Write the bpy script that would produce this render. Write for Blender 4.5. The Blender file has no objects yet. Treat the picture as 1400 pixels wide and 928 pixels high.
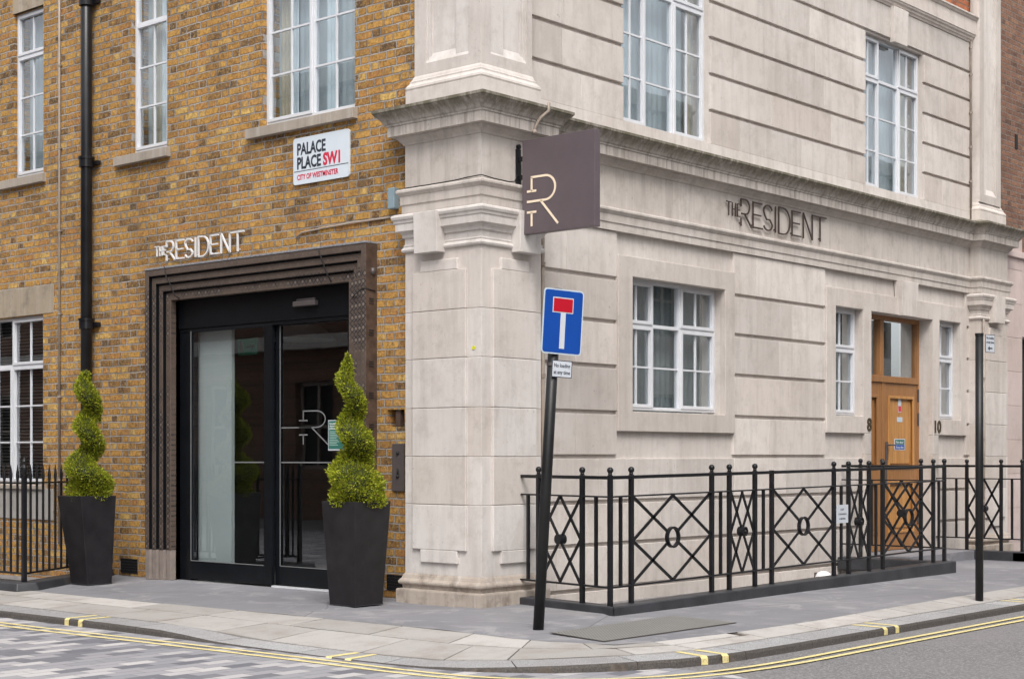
import bpy, bmesh, math, random
from mathutils import Vector, Matrix
from mathutils.geometry import tessellate_polygon
random.seed(7)
R = math.radians
sc = bpy.context.scene
COL = sc.collection

# ------------------------------------------------------------------ camera
cd = bpy.data.cameras.new('camera'); cam = bpy.data.objects.new('camera', cd); COL.objects.link(cam)
cam.location = (-9.964, -9.039, 1.277)
cam.rotation_euler = (R(90), 0, R(41.1 - 90))
cd.sensor_width = 36; cd.lens = 2166/1400*36; cd.shift_y = 160/1400; cd.clip_end = 400
sc.camera = cam
# ------------------------------------------------------------------ sky and sun (bright overcast)
SUN_EL, SUN_AZ = 52, 226           # azimuth in degrees, counter-clockwise from +X, where the light comes from
w = bpy.data.worlds.new('World'); sc.world = w; w.use_nodes = True
nt = w.node_tree; bg = nt.nodes['Background']
sky = nt.nodes.new('ShaderNodeTexSky'); sky.sky_type = 'NISHITA'; sky.sun_disc = False
sky.sun_elevation = R(SUN_EL); sky.sun_rotation = R(90 - SUN_AZ)
sky.air_density = 1.0; sky.dust_density = 4.0; sky.ozone_density = 1.0
hs = nt.nodes.new('ShaderNodeHueSaturation'); hs.inputs['Saturation'].default_value = 0.15
nt.links.new(sky.outputs[0], hs.inputs['Color']); nt.links.new(hs.outputs[0], bg.inputs[0])
bg.inputs[1].default_value = 0.15
sd = bpy.data.lights.new('sun', 'SUN'); sd.energy = 1.1; sd.angle = R(25); sd.color = (1, .95, .88)
so = bpy.data.objects.new('sun', sd); COL.objects.link(so); so.location = (-20, -20, 30)
dv = Vector((math.cos(R(SUN_EL))*math.cos(R(SUN_AZ)), math.cos(R(SUN_EL))*math.sin(R(SUN_AZ)), math.sin(R(SUN_EL))))
so.rotation_euler = dv.to_track_quat('Z', 'Y').to_euler()
vs = sc.view_settings; vs.view_transform = 'Standard'; vs.look = 'None'; vs.gamma = 1; vs.use_curve_mapping = False
vs.exposure = 0.80
sc.render.engine = 'CYCLES'

# ------------------------------------------------------------------ materials
class NT:
    def __init__(s, name):
        s.m = bpy.data.materials.new(name); s.m.use_nodes = True; s.t = s.m.node_tree
        s.b = s.t.nodes['Principled BSDF']; s.out = s.t.nodes['Material Output']
    def n(s, k, **kw):
        x = s.t.nodes.new(k)
        for a, v in kw.items(): setattr(x, a, v)
        return x
    def l(s, a, b): s.t.links.new(a, b)
    def math(s, op, a, b=None, c=None, clamp=False):
        x = s.n('ShaderNodeMath', operation=op); x.use_clamp = clamp
        for i, v in enumerate((a, b, c)):
            if v is None: continue
            if isinstance(v, (int, float)): x.inputs[i].default_value = v
            else: s.l(v, x.inputs[i])
        return x.outputs[0]
    def coord(s): return s.n('ShaderNodeTexCoord').outputs['Object']
    def noise(s, co, scale, detail=3, rough=.55, dist=0):
        x = s.n('ShaderNodeTexNoise'); x.inputs['Scale'].default_value = scale; x.inputs['Detail'].default_value = detail
        x.inputs['Roughness'].default_value = rough; x.inputs['Distortion'].default_value = dist
        if co is not None: s.l(co, x.inputs['Vector'])
        return x.outputs[0]
    def map(s, co, sc_=(1, 1, 1), loc=(0, 0, 0)):
        x = s.n('ShaderNodeMapping'); x.inputs['Scale'].default_value = sc_; x.inputs['Location'].default_value = loc
        s.l(co, x.inputs['Vector']); return x.outputs[0]
    def ramp(s, f, stops, interp='LINEAR'):
        x = s.n('ShaderNodeValToRGB'); cr = x.color_ramp; cr.interpolation = interp
        while len(cr.elements) < len(stops): cr.elements.new(.5)
        for e, (p, c) in zip(cr.elements, stops):
            e.position = p; e.color = (*c, 1) if len(c) == 3 else c
        s.l(f, x.inputs[0]); return x.outputs[0]
    def mix(s, f, a, b, mode='MIX'):
        x = s.n('ShaderNodeMix', data_type='RGBA', blend_type=mode); x.clamp_factor = True
        for i, v in ((0, f), (6, a), (7, b)):
            if isinstance(v, (int, float)): x.inputs[i].default_value = v
            elif isinstance(v, tuple): x.inputs[i].default_value = (*v, 1)
            else: s.l(v, x.inputs[i])
        return x.outputs[2]
    def bump(s, h, strength=.3, dist=.01):
        x = s.n('ShaderNodeBump'); x.inputs['Strength'].default_value = strength; x.inputs['Distance'].default_value = dist
        s.l(h, x.inputs['Height']); s.l(x.outputs[0], s.b.inputs['Normal'])
    def base(s, c):
        if isinstance(c, tuple): s.b.inputs['Base Color'].default_value = (*c, 1)
        else: s.l(c, s.b.inputs['Base Color'])
    def set(s, **kw):
        for a, v in kw.items():
            k = {'rough': 'Roughness', 'metal': 'Metallic', 'spec': 'Specular IOR Level'}[a]
            if isinstance(v, (int, float)): s.b.inputs[k].default_value = v
            else: s.l(v, s.b.inputs[k])
        return s

def simple(name, col, rough=.6, metal=0, var=.12, scale=8, bump=.0, spec=.5):
    m = NT(name); co = m.coord(); n = m.noise(co, scale, 4)
    lo = tuple(max(0, c*(1-var)) for c in col); hi = tuple(min(1, c*(1+var)) for c in col)
    m.base(m.ramp(n, [(.3, lo), (.7, hi)])); m.set(rough=rough, metal=metal, spec=spec)
    if bump: m.bump(m.noise(co, scale*8, 4), bump, .004)
    return m.m

def brick_mat(name, axis, cols, mortar=(.36, .33, .29), dark=.5):
    m = NT(name); co0 = m.coord()
    wob = m.noise(co0, 9, 3); wob2 = m.noise(co0, 40, 2)
    sep = m.n('ShaderNodeSeparateXYZ'); m.l(co0, sep.inputs[0])
    d = m.math('MULTIPLY_ADD', wob, .03, m.math('MULTIPLY', wob2, .012))
    u = m.math('ADD', sep.outputs[axis], d); z = m.math('ADD', sep.outputs[2], m.math('MULTIPLY', m.math('SUBTRACT', m.noise(m.map(co0, (1, 1, 1), (9, 1, 4)), 7, 3), .5), .024))
    row = m.math('FLOOR', m.math('DIVIDE', z, .075))
    par = m.math('MODULO', m.math('ADD', row, 1000), 2)
    rn = m.n('ShaderNodeTexWhiteNoise', noise_dimensions='1D'); m.l(row, rn.inputs['W'])
    us = m.math('ADD', m.math('MULTIPLY_ADD', par, .16875, u), m.math('MULTIPLY_ADD', rn.outputs[0], .05, 200))
    cell = m.math('FLOOR', m.math('DIVIDE', us, .3375)); f = m.math('SUBTRACT', us, m.math('MULTIPLY', cell, .3375))
    hd = m.math('GREATER_THAN', f, .225)
    idv = m.n('ShaderNodeCombineXYZ'); m.l(m.math('MULTIPLY_ADD', cell, 2, hd), idv.inputs[0]); m.l(row, idv.inputs[1])
    wn = m.n('ShaderNodeTexWhiteNoise', noise_dimensions='2D'); m.l(idv.outputs[0], wn.inputs['Vector'])
    ws = m.n('ShaderNodeSeparateColor'); m.l(wn.outputs[1], ws.inputs[0])
    # distance to brick edges
    du1 = m.math('MINIMUM', f, m.math('ABSOLUTE', m.math('SUBTRACT', f, .225)))
    du = m.math('MINIMUM', du1, m.math('SUBTRACT', .3375, f))
    fz = m.math('SUBTRACT', z, m.math('MULTIPLY', row, .075)); dz = m.math('MINIMUM', fz, m.math('SUBTRACT', .075, fz))
    de = m.math('ADD', m.math('MINIMUM', du, dz), m.math('MULTIPLY', m.math('SUBTRACT', m.noise(co0, 55, 4, .65), .5), .020))
    mr = m.n('ShaderNodeMapRange'); mr.inputs[1].default_value = .0045; mr.inputs[2].default_value = .0080; m.l(de, mr.inputs[0])
    isb = mr.outputs[0]
    bc = m.ramp(ws.outputs[0], cols)
    mott = m.noise(co0, 26, 5, .7)
    bc = m.mix(m.math('MULTIPLY', m.ramp(mott, [(.42, (0, 0, 0)), (.66, (1, 1, 1))]), .75), bc, tuple(c*.30 for c in cols[1][1]))
    mot3 = m.noise(m.map(co0, (1, 1, 1), (8, 2, 6)), 15, 5, .75)
    bc = m.mix(m.math('MULTIPLY', m.ramp(mot3, [(.46, (0, 0, 0)), (.62, (1, 1, 1))]), .55), bc, cols[2][1] if len(cols) > 5 else cols[1][1])
    mot2 = m.noise(m.map(co0, (1, 1, 1), (3, 7, 1)), 38, 4, .7)
    bc = m.mix(m.math('MULTIPLY', m.ramp(mot2, [(.5, (0, 0, 0)), (.7, (1, 1, 1))]), .55), bc, cols[-1][1])
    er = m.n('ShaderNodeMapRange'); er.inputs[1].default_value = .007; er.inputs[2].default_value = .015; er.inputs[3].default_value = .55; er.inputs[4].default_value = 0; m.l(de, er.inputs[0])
    bc = m.mix(er.outputs[0], bc, (.085, .06, .045))  # arris shade beside the recessed mortar painted into the colour, with some edge dirt
    mc = m.mix(m.noise(co0, 20, 3), tuple(c*.5 for c in mortar), mortar)
    mc = m.mix(m.ramp(m.noise(co0, 3.1, 4, .6), [(.45, (0, 0, 0)), (.62, (1, 1, 1))]), mc, tuple(c*.45 for c in mortar))
    c = m.mix(isb, mc, bc)
    st = m.noise(m.map(co0, (1, 1, .55)), .9, 5, .6)
    c = m.mix(m.math('MULTIPLY', m.ramp(st, [(.44, (0, 0, 0)), (.66, (1, 1, 1))]), dark), c, m.mix(.5, c, (.06, .045, .035), 'MULTIPLY'))
    so = m.noise(m.map(co0, (1, 1, 1.4), (6, 3, 9)), 2.3, 6, .75)
    c = m.mix(m.math('MULTIPLY', m.ramp(so, [(.56, (0, 0, 0)), (.72, (1, 1, 1))]), .5), c, (.10, .08, .065))
    c = m.mix(.05, c, (.30, .23, .15))
    m.base(c); m.set(rough=.88, spec=.3)
    m.bump(m.math('ADD', isb, m.math('MULTIPLY', mott, .9)), .9, .010)
    return m.m

M = {}
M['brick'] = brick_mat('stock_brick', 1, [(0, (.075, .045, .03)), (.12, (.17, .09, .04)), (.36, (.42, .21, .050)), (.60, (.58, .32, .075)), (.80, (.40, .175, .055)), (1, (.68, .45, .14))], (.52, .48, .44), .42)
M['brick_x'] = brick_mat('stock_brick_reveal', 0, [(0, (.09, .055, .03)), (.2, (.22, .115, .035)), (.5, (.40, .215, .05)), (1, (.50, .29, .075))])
M['brown_brick'] = brick_mat('brown_brick', 0, [(0, (.09, .05, .04)), (.3, (.20, .095, .065)), (.7, (.27, .13, .085)), (1, (.34, .19, .12))], (.33, .27, .24), .3)
M['red_brick'] = brick_mat('red_brick', 0, [(0, (.25, .07, .03)), (.4, (.42, .12, .05)), (.8, (.5, .17, .07)), (1, (.35, .1, .05))], (.35, .25, .2), .1)

def stone_mat(name, c0, c1, streak=.35, dirt=(.20, .17, .14), dirtamt=.3, moss=None, isl=.10):
    m = NT(name); co = m.coord()
    big = m.noise(co, .8, 5, .6); c = m.mix(m.ramp(big, [(.32, (0, 0, 0)), (.68, (1, 1, 1))]), c0, c1)
    g = m.n('ShaderNodeNewGeometry')
    k = m.math('MULTIPLY_ADD', g.outputs['Random Per Island'], isl*2, 1-isl)
    c = m.mix(1.0, c, m.n('ShaderNodeCombineColor').outputs[0], 'MULTIPLY') if False else c
    vm = m.n('ShaderNodeVectorMath', operation='SCALE'); m.l(c, vm.inputs[0]); m.l(k, vm.inputs['Scale']); c = vm.outputs[0]
    warm = m.math('FRACT', m.math('MULTIPLY', g.outputs['Random Per Island'], 7.3))
    c = m.mix(m.math('MULTIPLY', m.ramp(warm, [(.55, (0, 0, 0)), (1, (1, 1, 1))]), .35), c, (.47, .39, .33))
    s = m.noise(m.map(co, (7, 7, .7)), 1.6, 5, .65)
    c = m.mix(m.math('MULTIPLY', m.ramp(s, [(.47, (0, 0, 0)), (.72, (1, 1, 1))]), streak), c, tuple(x*.62 for x in c0))
    s2 = m.noise(m.map(co, (9, 9, .5), (4, 2, 0)), 1.3, 4, .6)
    c = m.mix(m.math('MULTIPLY', m.ramp(s2, [(.55, (0, 0, 0)), (.78, (1, 1, 1))]), streak*.9), c, (.64, .61, .60))
    p = m.noise(co, 5.5, 6, .7)
    c = m.mix(m.math('MULTIPLY', m.ramp(p, [(.50, (0, 0, 0)), (.74, (1, 1, 1))]), dirtamt), c, dirt)
    fine = m.noise(co, 130, 3, .6)
    c = m.mix(m.math('MULTIPLY', m.ramp(fine, [(.58, (0, 0, 0)), (.75, (1, 1, 1))]), .22), c, dirt)
    pit = m.noise(m.map(co, (1, 1, 1), (11, 5, 3)), 22, 3, .8)
    c = m.mix(m.math('MULTIPLY', m.ramp(pit, [(.66, (0, 0, 0)), (.72, (1, 1, 1))]), .4), c, tuple(x*.8 for x in dirt))
    pat = m.noise(m.map(co, (1, 1, .6), (2, 9, 1)), 1.7, 6, .75)
    c = m.mix(m.math('MULTIPLY', m.ramp(pat, [(.53, (0, 0, 0)), (.60, (1, 1, 1))]), .16), c, (.30, .25, .21))
    if moss:
        sp = m.n('ShaderNodeSeparateXYZ'); m.l(co, sp.inputs[0])
        mr = m.n('ShaderNodeMapRange'); mr.inputs[1].default_value = 4.19; mr.inputs[2].default_value = 4.30; m.l(sp.outputs[2], mr.inputs[0])
        mn = m.ramp(m.noise(m.map(co, (9, 9, 1.6)), 1.7, 5, .7), [(.25, (.25, .25, .25)), (.55, (1, 1, 1))])
        c = m.mix(m.math('MULTIPLY', m.math('MULTIPLY', mr.outputs[0], mn), .93), c, moss)
        fa = m.n('ShaderNodeMapRange'); fa.inputs[1].default_value = 4.085; fa.inputs[2].default_value = 4.11; m.l(sp.outputs[2], fa.inputs[0])
        dn = m.ramp(m.noise(m.map(co, (14, 14, .8)), 1.4, 5, .7), [(.46, (0, 0, 0)), (.66, (1, 1, 1))])
        c = m.mix(m.math('MULTIPLY', m.math('MULTIPLY', fa.outputs[0], dn), .6), c, (.13, .115, .09))
    m.base(c); m.set(rough=.86, spec=.3)
    m.bump(m.math('ADD', m.math('MULTIPLY', fine, .35), m.noise(co, 18, 5, .65)), .22, .006)
    return m.m

M['stone'] = stone_mat('portland_stone', (.50, .45, .415), (.63, .585, .55), .34, dirtamt=.26, isl=.12)
M['pier_stone'] = stone_mat('pale_portland_stone', (.53, .49, .465), (.65, .615, .59), .32, dirtamt=.28, isl=.05)
M['cornice_stone'] = stone_mat('weathered_cornice_stone', (.44, .405, .375), (.57, .53, .50), .5, dirtamt=.4, moss=(.105, .095, .06), isl=.02)
M['base_stone'] = stone_mat('grimy_base_stone', (.33, .28, .24), (.45, .40, .35), .5, dirt=(.13, .10, .08), dirtamt=.75, isl=.04)
M['sill_stone'] = stone_mat('grey_sill_stone', (.30, .26, .22), (.38, .33, .28), .4, dirtamt=.5)
M['lintel_stone'] = stone_mat('buff_lintel_stone', (.30, .245, .18), (.36, .30, .23), .3, dirt=(.16, .14, .12), dirtamt=.8)
M['cement'] = stone_mat('cement_render', (.27, .26, .25), (.34, .32, .30), .3, dirtamt=.6)
M['painted_stone'] = stone_mat('pink_painted_stone', (.52, .42, .40), (.58, .48, .455), .15, dirtamt=.15)
M['upvc'] = simple('white_upvc', (.60, .61, .64), .3, var=.04)
M['black_paint'] = simple('black_gloss_paint', (.010, .010, .012), .3, var=.3, bump=.15, spec=.32)
M['pole_paint'] = simple('black_pole_paint', (.012, .012, .013), .42, var=.35, bump=.2, spec=.35)
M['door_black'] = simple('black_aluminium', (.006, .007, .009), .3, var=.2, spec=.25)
M['white_letter'] = simple('white_lettering', (.66, .66, .67), .4, var=.03)
M['bronze_letter'] = simple('dark_bronze_lettering', (.05, .032, .026), .45, var=.2)
M['cream'] = simple('cream_lettering', (.80, .66, .50), .5, var=.03)
M['mauve'] = simple('mauve_grey_panel', (.105, .083, .092), .42, var=.06)
M['mauve_side'] = M['mauve']
M['pvc'] = simple('beige_pipe_paint', (.34, .28, .23), .55, var=.15)
M['conduit'] = simple('grey_conduit', (.30, .25, .21), .5, var=.2)
M['steel'] = simple('brushed_steel', (.10, .085, .085), .45, .3, var=.1)
M['boxblue'] = simple('blue_grey_plastic', (.22, .29, .33), .5, var=.06)
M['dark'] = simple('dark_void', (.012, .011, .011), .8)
M['plinth'] = simple('dark_painted_plinth', (.032, .033, .038), .5, var=.35, scale=5, bump=.4)
M['white_sign'] = simple('white_enamel', (.60, .66, .72), .25, var=.02)
M['sign_black'] = simple('black_enamel', (.03, .035, .05), .3)
M['sign_red'] = simple('red_enamel', (.55, .03, .07), .3, var=.03)
M['blue'] = simple('blue_sign_face', (.004, .055, .30), .35, var=.05)
M['traffic_red'] = simple('red_sign_face', (.42, .005, .02), .35, var=.05)
M['sign_white'] = simple('white_sign_face', (.50, .53, .58), .4, var=.03)
M['sign_grey'] = simple('grey_sign_edge', (.45, .52, .58), .4, var=.05)
M['brass'] = simple('aged_brass', (.10, .075, .045), .4, .6, var=.2)
M['lead'] = simple('lead_flashing', (.22, .22, .24), .55, var=.3, scale=30, bump=.5)
M['surround_base'] = simple('greyed_bronze_base', (.22, .185, .165), .6, var=.15)
M['curtain'] = simple('net_curtain', (.40, .445, .47), .9, var=.08, scale=3)
M['grey_net'] = simple('grey_net_curtain', (.22, .235, .235), .9, var=.12, scale=2)
M['drape'] = simple('beige_drape', (.42, .36, .27), .9, var=.1)
M['white_drape'] = simple('white_curtain_edge', (.60, .66, .70), .9, var=.05)
M['blind'] = simple('slatted_blind', (.07, .062, .055), .5, var=.1)
M['room_white'] = simple('lobby_white_wall', (.58, .60, .58), .7, var=.04, scale=1)
M['room_grey'] = simple('lobby_grey_wall', (.09, .087, .085), .8, var=.2, scale=2)
M['room_floor'] = simple('lobby_floor', (.12, .11, .10), .5)
M['poster_green'] = simple('green_poster', (.03, .14, .11), .5, var=.05)
M['poster_text'] = simple('pale_green_print', (.35, .5, .45), .5)
M['frost'] = simple('frosted_vinyl', (.17, .175, .18), .6)
M['soil'] = simple('dark_compost', (.03, .022, .015), .95, var=.4, scale=60, bump=.8)
M['red_door'] = simple('red_painted_door', (.45, .03, .015), .4)
M['lamp_white'] = simple('white_lamp_shell', (.75, .75, .76), .4)
M['yellow_dot'] = simple('yellow_disc', (.6, .6, .02), .5)
M['hedge_stem'] = simple('stem_bark', (.08, .055, .03), .9)

def glass_mat(name, tint=(1, 1, 1), k=1.35, base=.03):
    m = NT(name); t = m.n('ShaderNodeBsdfTransparent'); t.inputs[0].default_value = (*tint, 1)
    g = m.n('ShaderNodeBsdfGlossy'); g.inputs['Roughness'].default_value = .0; g.inputs[0].default_value = (.93, .96, 1, 1)
    fr = m.n('ShaderNodeFresnel'); fr.inputs[0].default_value = 1.5
    b = m.n('ShaderNodeBump'); b.inputs['Strength'].default_value = .025; b.inputs['Distance'].default_value = .02
    m.l(m.noise(m.coord(), 1.8, 2), b.inputs['Height']); m.l(b.outputs[0], g.inputs['Normal'])
    bf = m.n('ShaderNodeNewGeometry').outputs['Backfacing']
    f = m.math('MULTIPLY', m.math('MULTIPLY_ADD', fr.outputs[0], k, base, clamp=True), m.math('SUBTRACT', 1, bf))
    x = m.n('ShaderNodeMixShader'); m.l(f, x.inputs[0]); m.l(t.outputs[0], x.inputs[1]); m.l(g.outputs[0], x.inputs[2])
    m.l(x.outputs[0], m.out.inputs[0]); return m.m
M['glass'] = glass_mat('window_glass', (.93, .96, .97), 2.2, .06)
M['door_glass'] = glass_mat('door_glass', (.86, .89, .90), 2.1, .03)

# timber
m = NT('varnished_oak'); co = m.coord()
g1 = m.noise(m.map(co, (14, 14, 1.2)), 3, 5, .6, .6)
m.base(m.mix(m.noise(co, 1.5, 3), m.ramp(g1, [(.3, (.16, .065, .022)), (.6, (.31, .145, .050)), (.8, (.40, .20, .078))]), (.30, .145, .055)))
m.set(rough=.38); m.bump(g1, .12, .004); M['oak'] = m.m
m = NT('varnished_oak_panel'); co = m.coord()
g1 = m.noise(m.map(co, (10, 10, .8)), 3, 5, .6, .4)
m.base(m.ramp(g1, [(.3, (.32, .145, .045)), (.6, (.48, .24, .075)), (.8, (.56, .31, .11))])); m.set(rough=.35); M['oak_light'] = m.m

# bronze surround with zig-zag lattice
m = NT('patterned_bronze'); co = m.coord(); sp = m.n('ShaderNodeSeparateXYZ'); m.l(co, sp.inputs[0])
def tri(src, per):
    a = m.math('DIVIDE', src, per); return m.math('ABSOLUTE', m.math('SUBTRACT', m.math('FRACT', a), .5))
isL = m.math('GREATER_THAN', sp.outputs[1], 3.0)
isT = m.math('GREATER_THAN', sp.outputs[2], 2.89)
def sel(c_, a_, b_): return m.math('ADD', m.math('MULTIPLY', c_, a_), m.math('MULTIPLY', m.math('SUBTRACT', 1, c_), b_))
ya = sel(isL, m.math('SUBTRACT', 4.709+8, sp.outputs[1]), m.math('SUBTRACT', sp.outputs[1], 1.384-8))
yf = m.math('FRACT', m.math('DIVIDE', sel(isT, m.math('SUBTRACT', 3.21+8, sp.outputs[2]), ya), .08))
zf_ = m.math('FRACT', m.math('DIVIDE', m.math('ADD', sel(isT, sp.outputs[1], sp.outputs[2]), 50), .105))
zig = m.math('MULTIPLY', m.math('ABSOLUTE', m.math('SUBTRACT', zf_, .5)), 2)
ln = m.math('LESS_THAN', m.math('ABSOLUTE', m.math('SUBTRACT', m.math('MULTIPLY', yf, 1.25), zig)), .17)
ln = m.math('MAXIMUM', ln, m.math('LESS_THAN', m.math('ABSOLUTE', m.math('SUBTRACT', m.math('SUBTRACT', 1, m.math('MULTIPLY', yf, 1.25)), zig)), .10))
dot = m.math('MULTIPLY', m.math('LESS_THAN', m.math('ABSOLUTE', m.math('SUBTRACT', yf, .40)), .14), m.math('LESS_THAN', m.math('ABSOLUTE', m.math('SUBTRACT', zf_, .5)), .12))
bz = m.noise(co, 2.2, 4, .6)
lat = m.math('MULTIPLY', m.ramp(bz, [(.42, (0, 0, 0)), (.52, (1, 1, 1))]), m.math('LESS_THAN', sp.outputs[2], 3.0))
c = m.mix(m.noise(co, 9, 4), (.068, .048, .039), (.135, .098, .077))
c = m.mix(m.math('MULTIPLY', ln, m.math('MULTIPLY_ADD', lat, .8, .12)), c, (.025, .024, .026))
c = m.mix(m.math('MULTIPLY', dot, m.math('MULTIPLY_ADD', lat, .55, .08)), c, (.24, .20, .17))
m.base(c); m.set(rough=.55, metal=.15); m.bump(m.math('SUBTRACT', dot, ln), .4, .004); M['bronze'] = m.m
M['bronze_plain'] = simple('plain_bronze', (.085, .055, .042), .5, .2, var=.35, scale=14, bump=.4)

# planters and foliage
M['planter'] = simple('charcoal_planter', (.015, .0135, .0155), .5, spec=.3, var=.35, scale=6, bump=.15)
def leaf(name, stops):
    m = NT(name); g = m.n('ShaderNodeNewGeometry')
    m.base(m.ramp(g.outputs['Random Per Island'], stops)); m.set(rough=.6, spec=.25)
    tr = m.n('ShaderNodeBsdfTranslucent'); tr.inputs[0].default_value = (.20, .26, .02, 1)
    x = m.n('ShaderNodeMixShader'); x.inputs[0].default_value = .25
    m.l(m.b.outputs[0], x.inputs[1]); m.l(tr.outputs[0], x.inputs[2]); m.l(x.outputs[0], m.out.inputs[0]); return m.m
M['leaf'] = leaf('cypress_leaf', [(0, (.07, .09, .012)), (.06, (.20, .13, .04)), (.12, (.12, .16, .012)), (.40, (.22, .26, .014)), (.75, (.36, .39, .022)), (1, (.50, .50, .05))])
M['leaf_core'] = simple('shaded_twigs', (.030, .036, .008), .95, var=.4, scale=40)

# ground
m = NT('asphalt'); co = m.coord(); sp_ = m.noise(co, 52, 4, .8); b_ = m.noise(co, .7, 4)
c = m.ramp(sp_, [(.30, (.075, .072, .073)), (.5, (.15, .145, .148)), (.66, (.33, .32, .32))])
c = m.mix(m.ramp(b_, [(.4, (0, 0, 0)), (.7, (.6, .6, .6))]), c, (.20, .19, .19))
m.base(c); m.set(rough=.85); m.bump(sp_, .5, .006); M['asphalt'] = m.m
m = NT('smooth_footway_asphalt'); co = m.coord(); b_ = m.noise(co, .55, 5, .6); f_ = m.noise(co, 160, 3, .7); s_ = m.noise(m.map(co, (1, 1, 1)), 3.4, 6, .75)
c = m.ramp(b_, [(.3, (.15, .15, .168)), (.55, (.20, .198, .215)), (.75, (.265, .255, .255))])
c = m.mix(m.math('MULTIPLY', m.ramp(s_, [(.5, (0, 0, 0)), (.75, (1, 1, 1))]), .45), c, (.13, .12, .12))
c = m.mix(m.math('MULTIPLY', m.ramp(m.noise(co, 2.1, 5, .7, 1.0), [(.52, (0, 0, 0)), (.64, (1, 1, 1))]), .5), c, (.34, .33, .335))
c = m.mix(m.math('MULTIPLY', m.ramp(f_, [(.55, (0, 0, 0)), (.7, (1, 1, 1))]), .4), c, (.34, .33, .34))
c = m.mix(m.math('MULTIPLY', m.ramp(m.noise(m.map(co, (1, 1, 1), (5, 8, 0)), 11, 3, .8), [(.68, (0, 0, 0)), (.71, (1, 1, 1))]), .45), c, (.10, .095, .095))
vo = m.n('ShaderNodeTexVoronoi'); vo.feature = 'DISTANCE_TO_EDGE'; vo.inputs['Scale'].default_value = .34
dm = m.n('ShaderNodeVectorMath', operation='ADD'); m.l(co, dm.inputs[0]); nn_ = m.n('ShaderNodeTexNoise'); nn_.inputs['Scale'].default_value = 3; nn_.inputs['Detail'].default_value = 5
sc3 = m.n('ShaderNodeVectorMath', operation='SCALE'); m.l(nn_.outputs[1], sc3.inputs[0]); sc3.inputs['Scale'].default_value = .35; m.l(sc3.outputs[0], dm.inputs[1]); m.l(dm.outputs[0], vo.inputs['Vector'])
c = m.mix(m.math('MULTIPLY', m.math('LESS_THAN', vo.outputs['Distance'], .0022), .55), c, (.08, .075, .075))
m.base(c); m.set(rough=.7); m.bump(f_, .25, .004); M['footway'] = m.m
m = NT('york_stone_slab'); co = m.coord(); g = m.n('ShaderNodeNewGeometry')
c = m.ramp(g.outputs['Random Per Island'], [(0, (.30, .285, .27)), (.5, (.39, .37, .355)), (1, (.48, .455, .435))])
p = m.noise(co, 3.0, 6, .7); c = m.mix(m.math('MULTIPLY', m.ramp(p, [(.47, (0, 0, 0)), (.72, (1, 1, 1))]), .6), c, (.22, .19, .165))
p2 = m.noise(co, 90, 3, .6); c = m.mix(m.math('MULTIPLY', m.ramp(p2, [(.56, (0, 0, 0)), (.72, (1, 1, 1))]), .45), c, (.14, .12, .11))
m.base(c); m.set(rough=.82); m.bump(m.math('ADD', p, m.math('MULTIPLY', p2, .4)), .35, .006); M['slab'] = m.m
m = NT('granite'); co = m.coord(); g = m.n('ShaderNodeNewGeometry'); n_ = m.noise(co, 130, 2, .8)
c = m.ramp(n_, [(.34, (.13, .13, .135)), (.5, (.33, .33, .34)), (.66, (.52, .51, .51))])
c = m.mix(m.math('MULTIPLY', m.ramp(m.noise(co, 2.5, 5, .7), [(.45, (0, 0, 0)), (.7, (1, 1, 1))]), .4), c, (.22, .20, .19))
vm = m.n('ShaderNodeVectorMath', operation='SCALE'); m.l(c, vm.inputs[0]); m.l(m.math('MULTIPLY_ADD', g.outputs['Random Per Island'], .25, .85), vm.inputs['Scale'])
m.base(vm.outputs[0]); m.set(rough=.7); m.bump(n_, .35, .004); M['granite'] = m.m
m = NT('dirty_granite_face'); co = m.coord(); n_ = m.noise(co, 90, 3, .8)
c = m.ramp(n_, [(.3, (.035, .03, .028)), (.6, (.09, .08, .072)), (.75, (.19, .175, .16))]); m.base(c); m.set(rough=.9); m.bump(n_, .5, .006); M['kerb_face'] = m.m
M['joint'] = simple('mortar_joint', (.085, .070, .058), .95, var=.4, scale=20)
m = NT('paving_setts'); co = m.coord(); sp = m.n('ShaderNodeSeparateXYZ'); m.l(co, sp.inputs[0])
row = m.math('FLOOR', m.math('DIVIDE', sp.outputs[1], .125)); par = m.math('MODULO', m.math('ADD', row, 1000), 2)
ux = m.math('MULTIPLY_ADD', par, .125, sp.outputs[0]); ux = m.math('ADD', ux, 300)
cl = m.math('FLOOR', m.math('DIVIDE', ux, .25))
cv = m.n('ShaderNodeCombineXYZ'); m.l(cl, cv.inputs[0]); m.l(row, cv.inputs[1])
wn = m.n('ShaderNodeTexWhiteNoise', noise_dimensions='2D'); m.l(cv.outputs[0], wn.inputs['Vector'])
fu = m.math('SUBTRACT', m.math('DIVIDE', ux, .25), cl); fv = m.math('SUBTRACT', m.math('DIVIDE', sp.outputs[1], .125), row)
eu = m.math('MULTIPLY', m.math('MINIMUM', fu, m.math('SUBTRACT', 1, fu)), .25); ev = m.math('MULTIPLY', m.math('MINIMUM', fv, m.math('SUBTRACT', 1, fv)), .125)
ed = m.math('MINIMUM', eu, ev)
c = m.ramp(wn.outputs[0], [(0, (.11, .112, .135)), (.22, (.145, .147, .17)), (.25, (.24, .24, .265)), (.76, (.30, .295, .315)), (.79, (.41, .395, .405)), (1, (.50, .48, .48))])
n_ = m.noise(co, 120, 3, .75); c = m.mix(m.math('MULTIPLY', m.ramp(n_, [(.5, (0, 0, 0)), (.7, (1, 1, 1))]), .45), c, (.12, .12, .13))
c = m.mix(m.math('MULTIPLY', m.ramp(m.noise(co, 1.3, 5, .7), [(.4, (0, 0, 0)), (.7, (1, 1, 1))]), .3), c, (.27, .26, .27))
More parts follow.
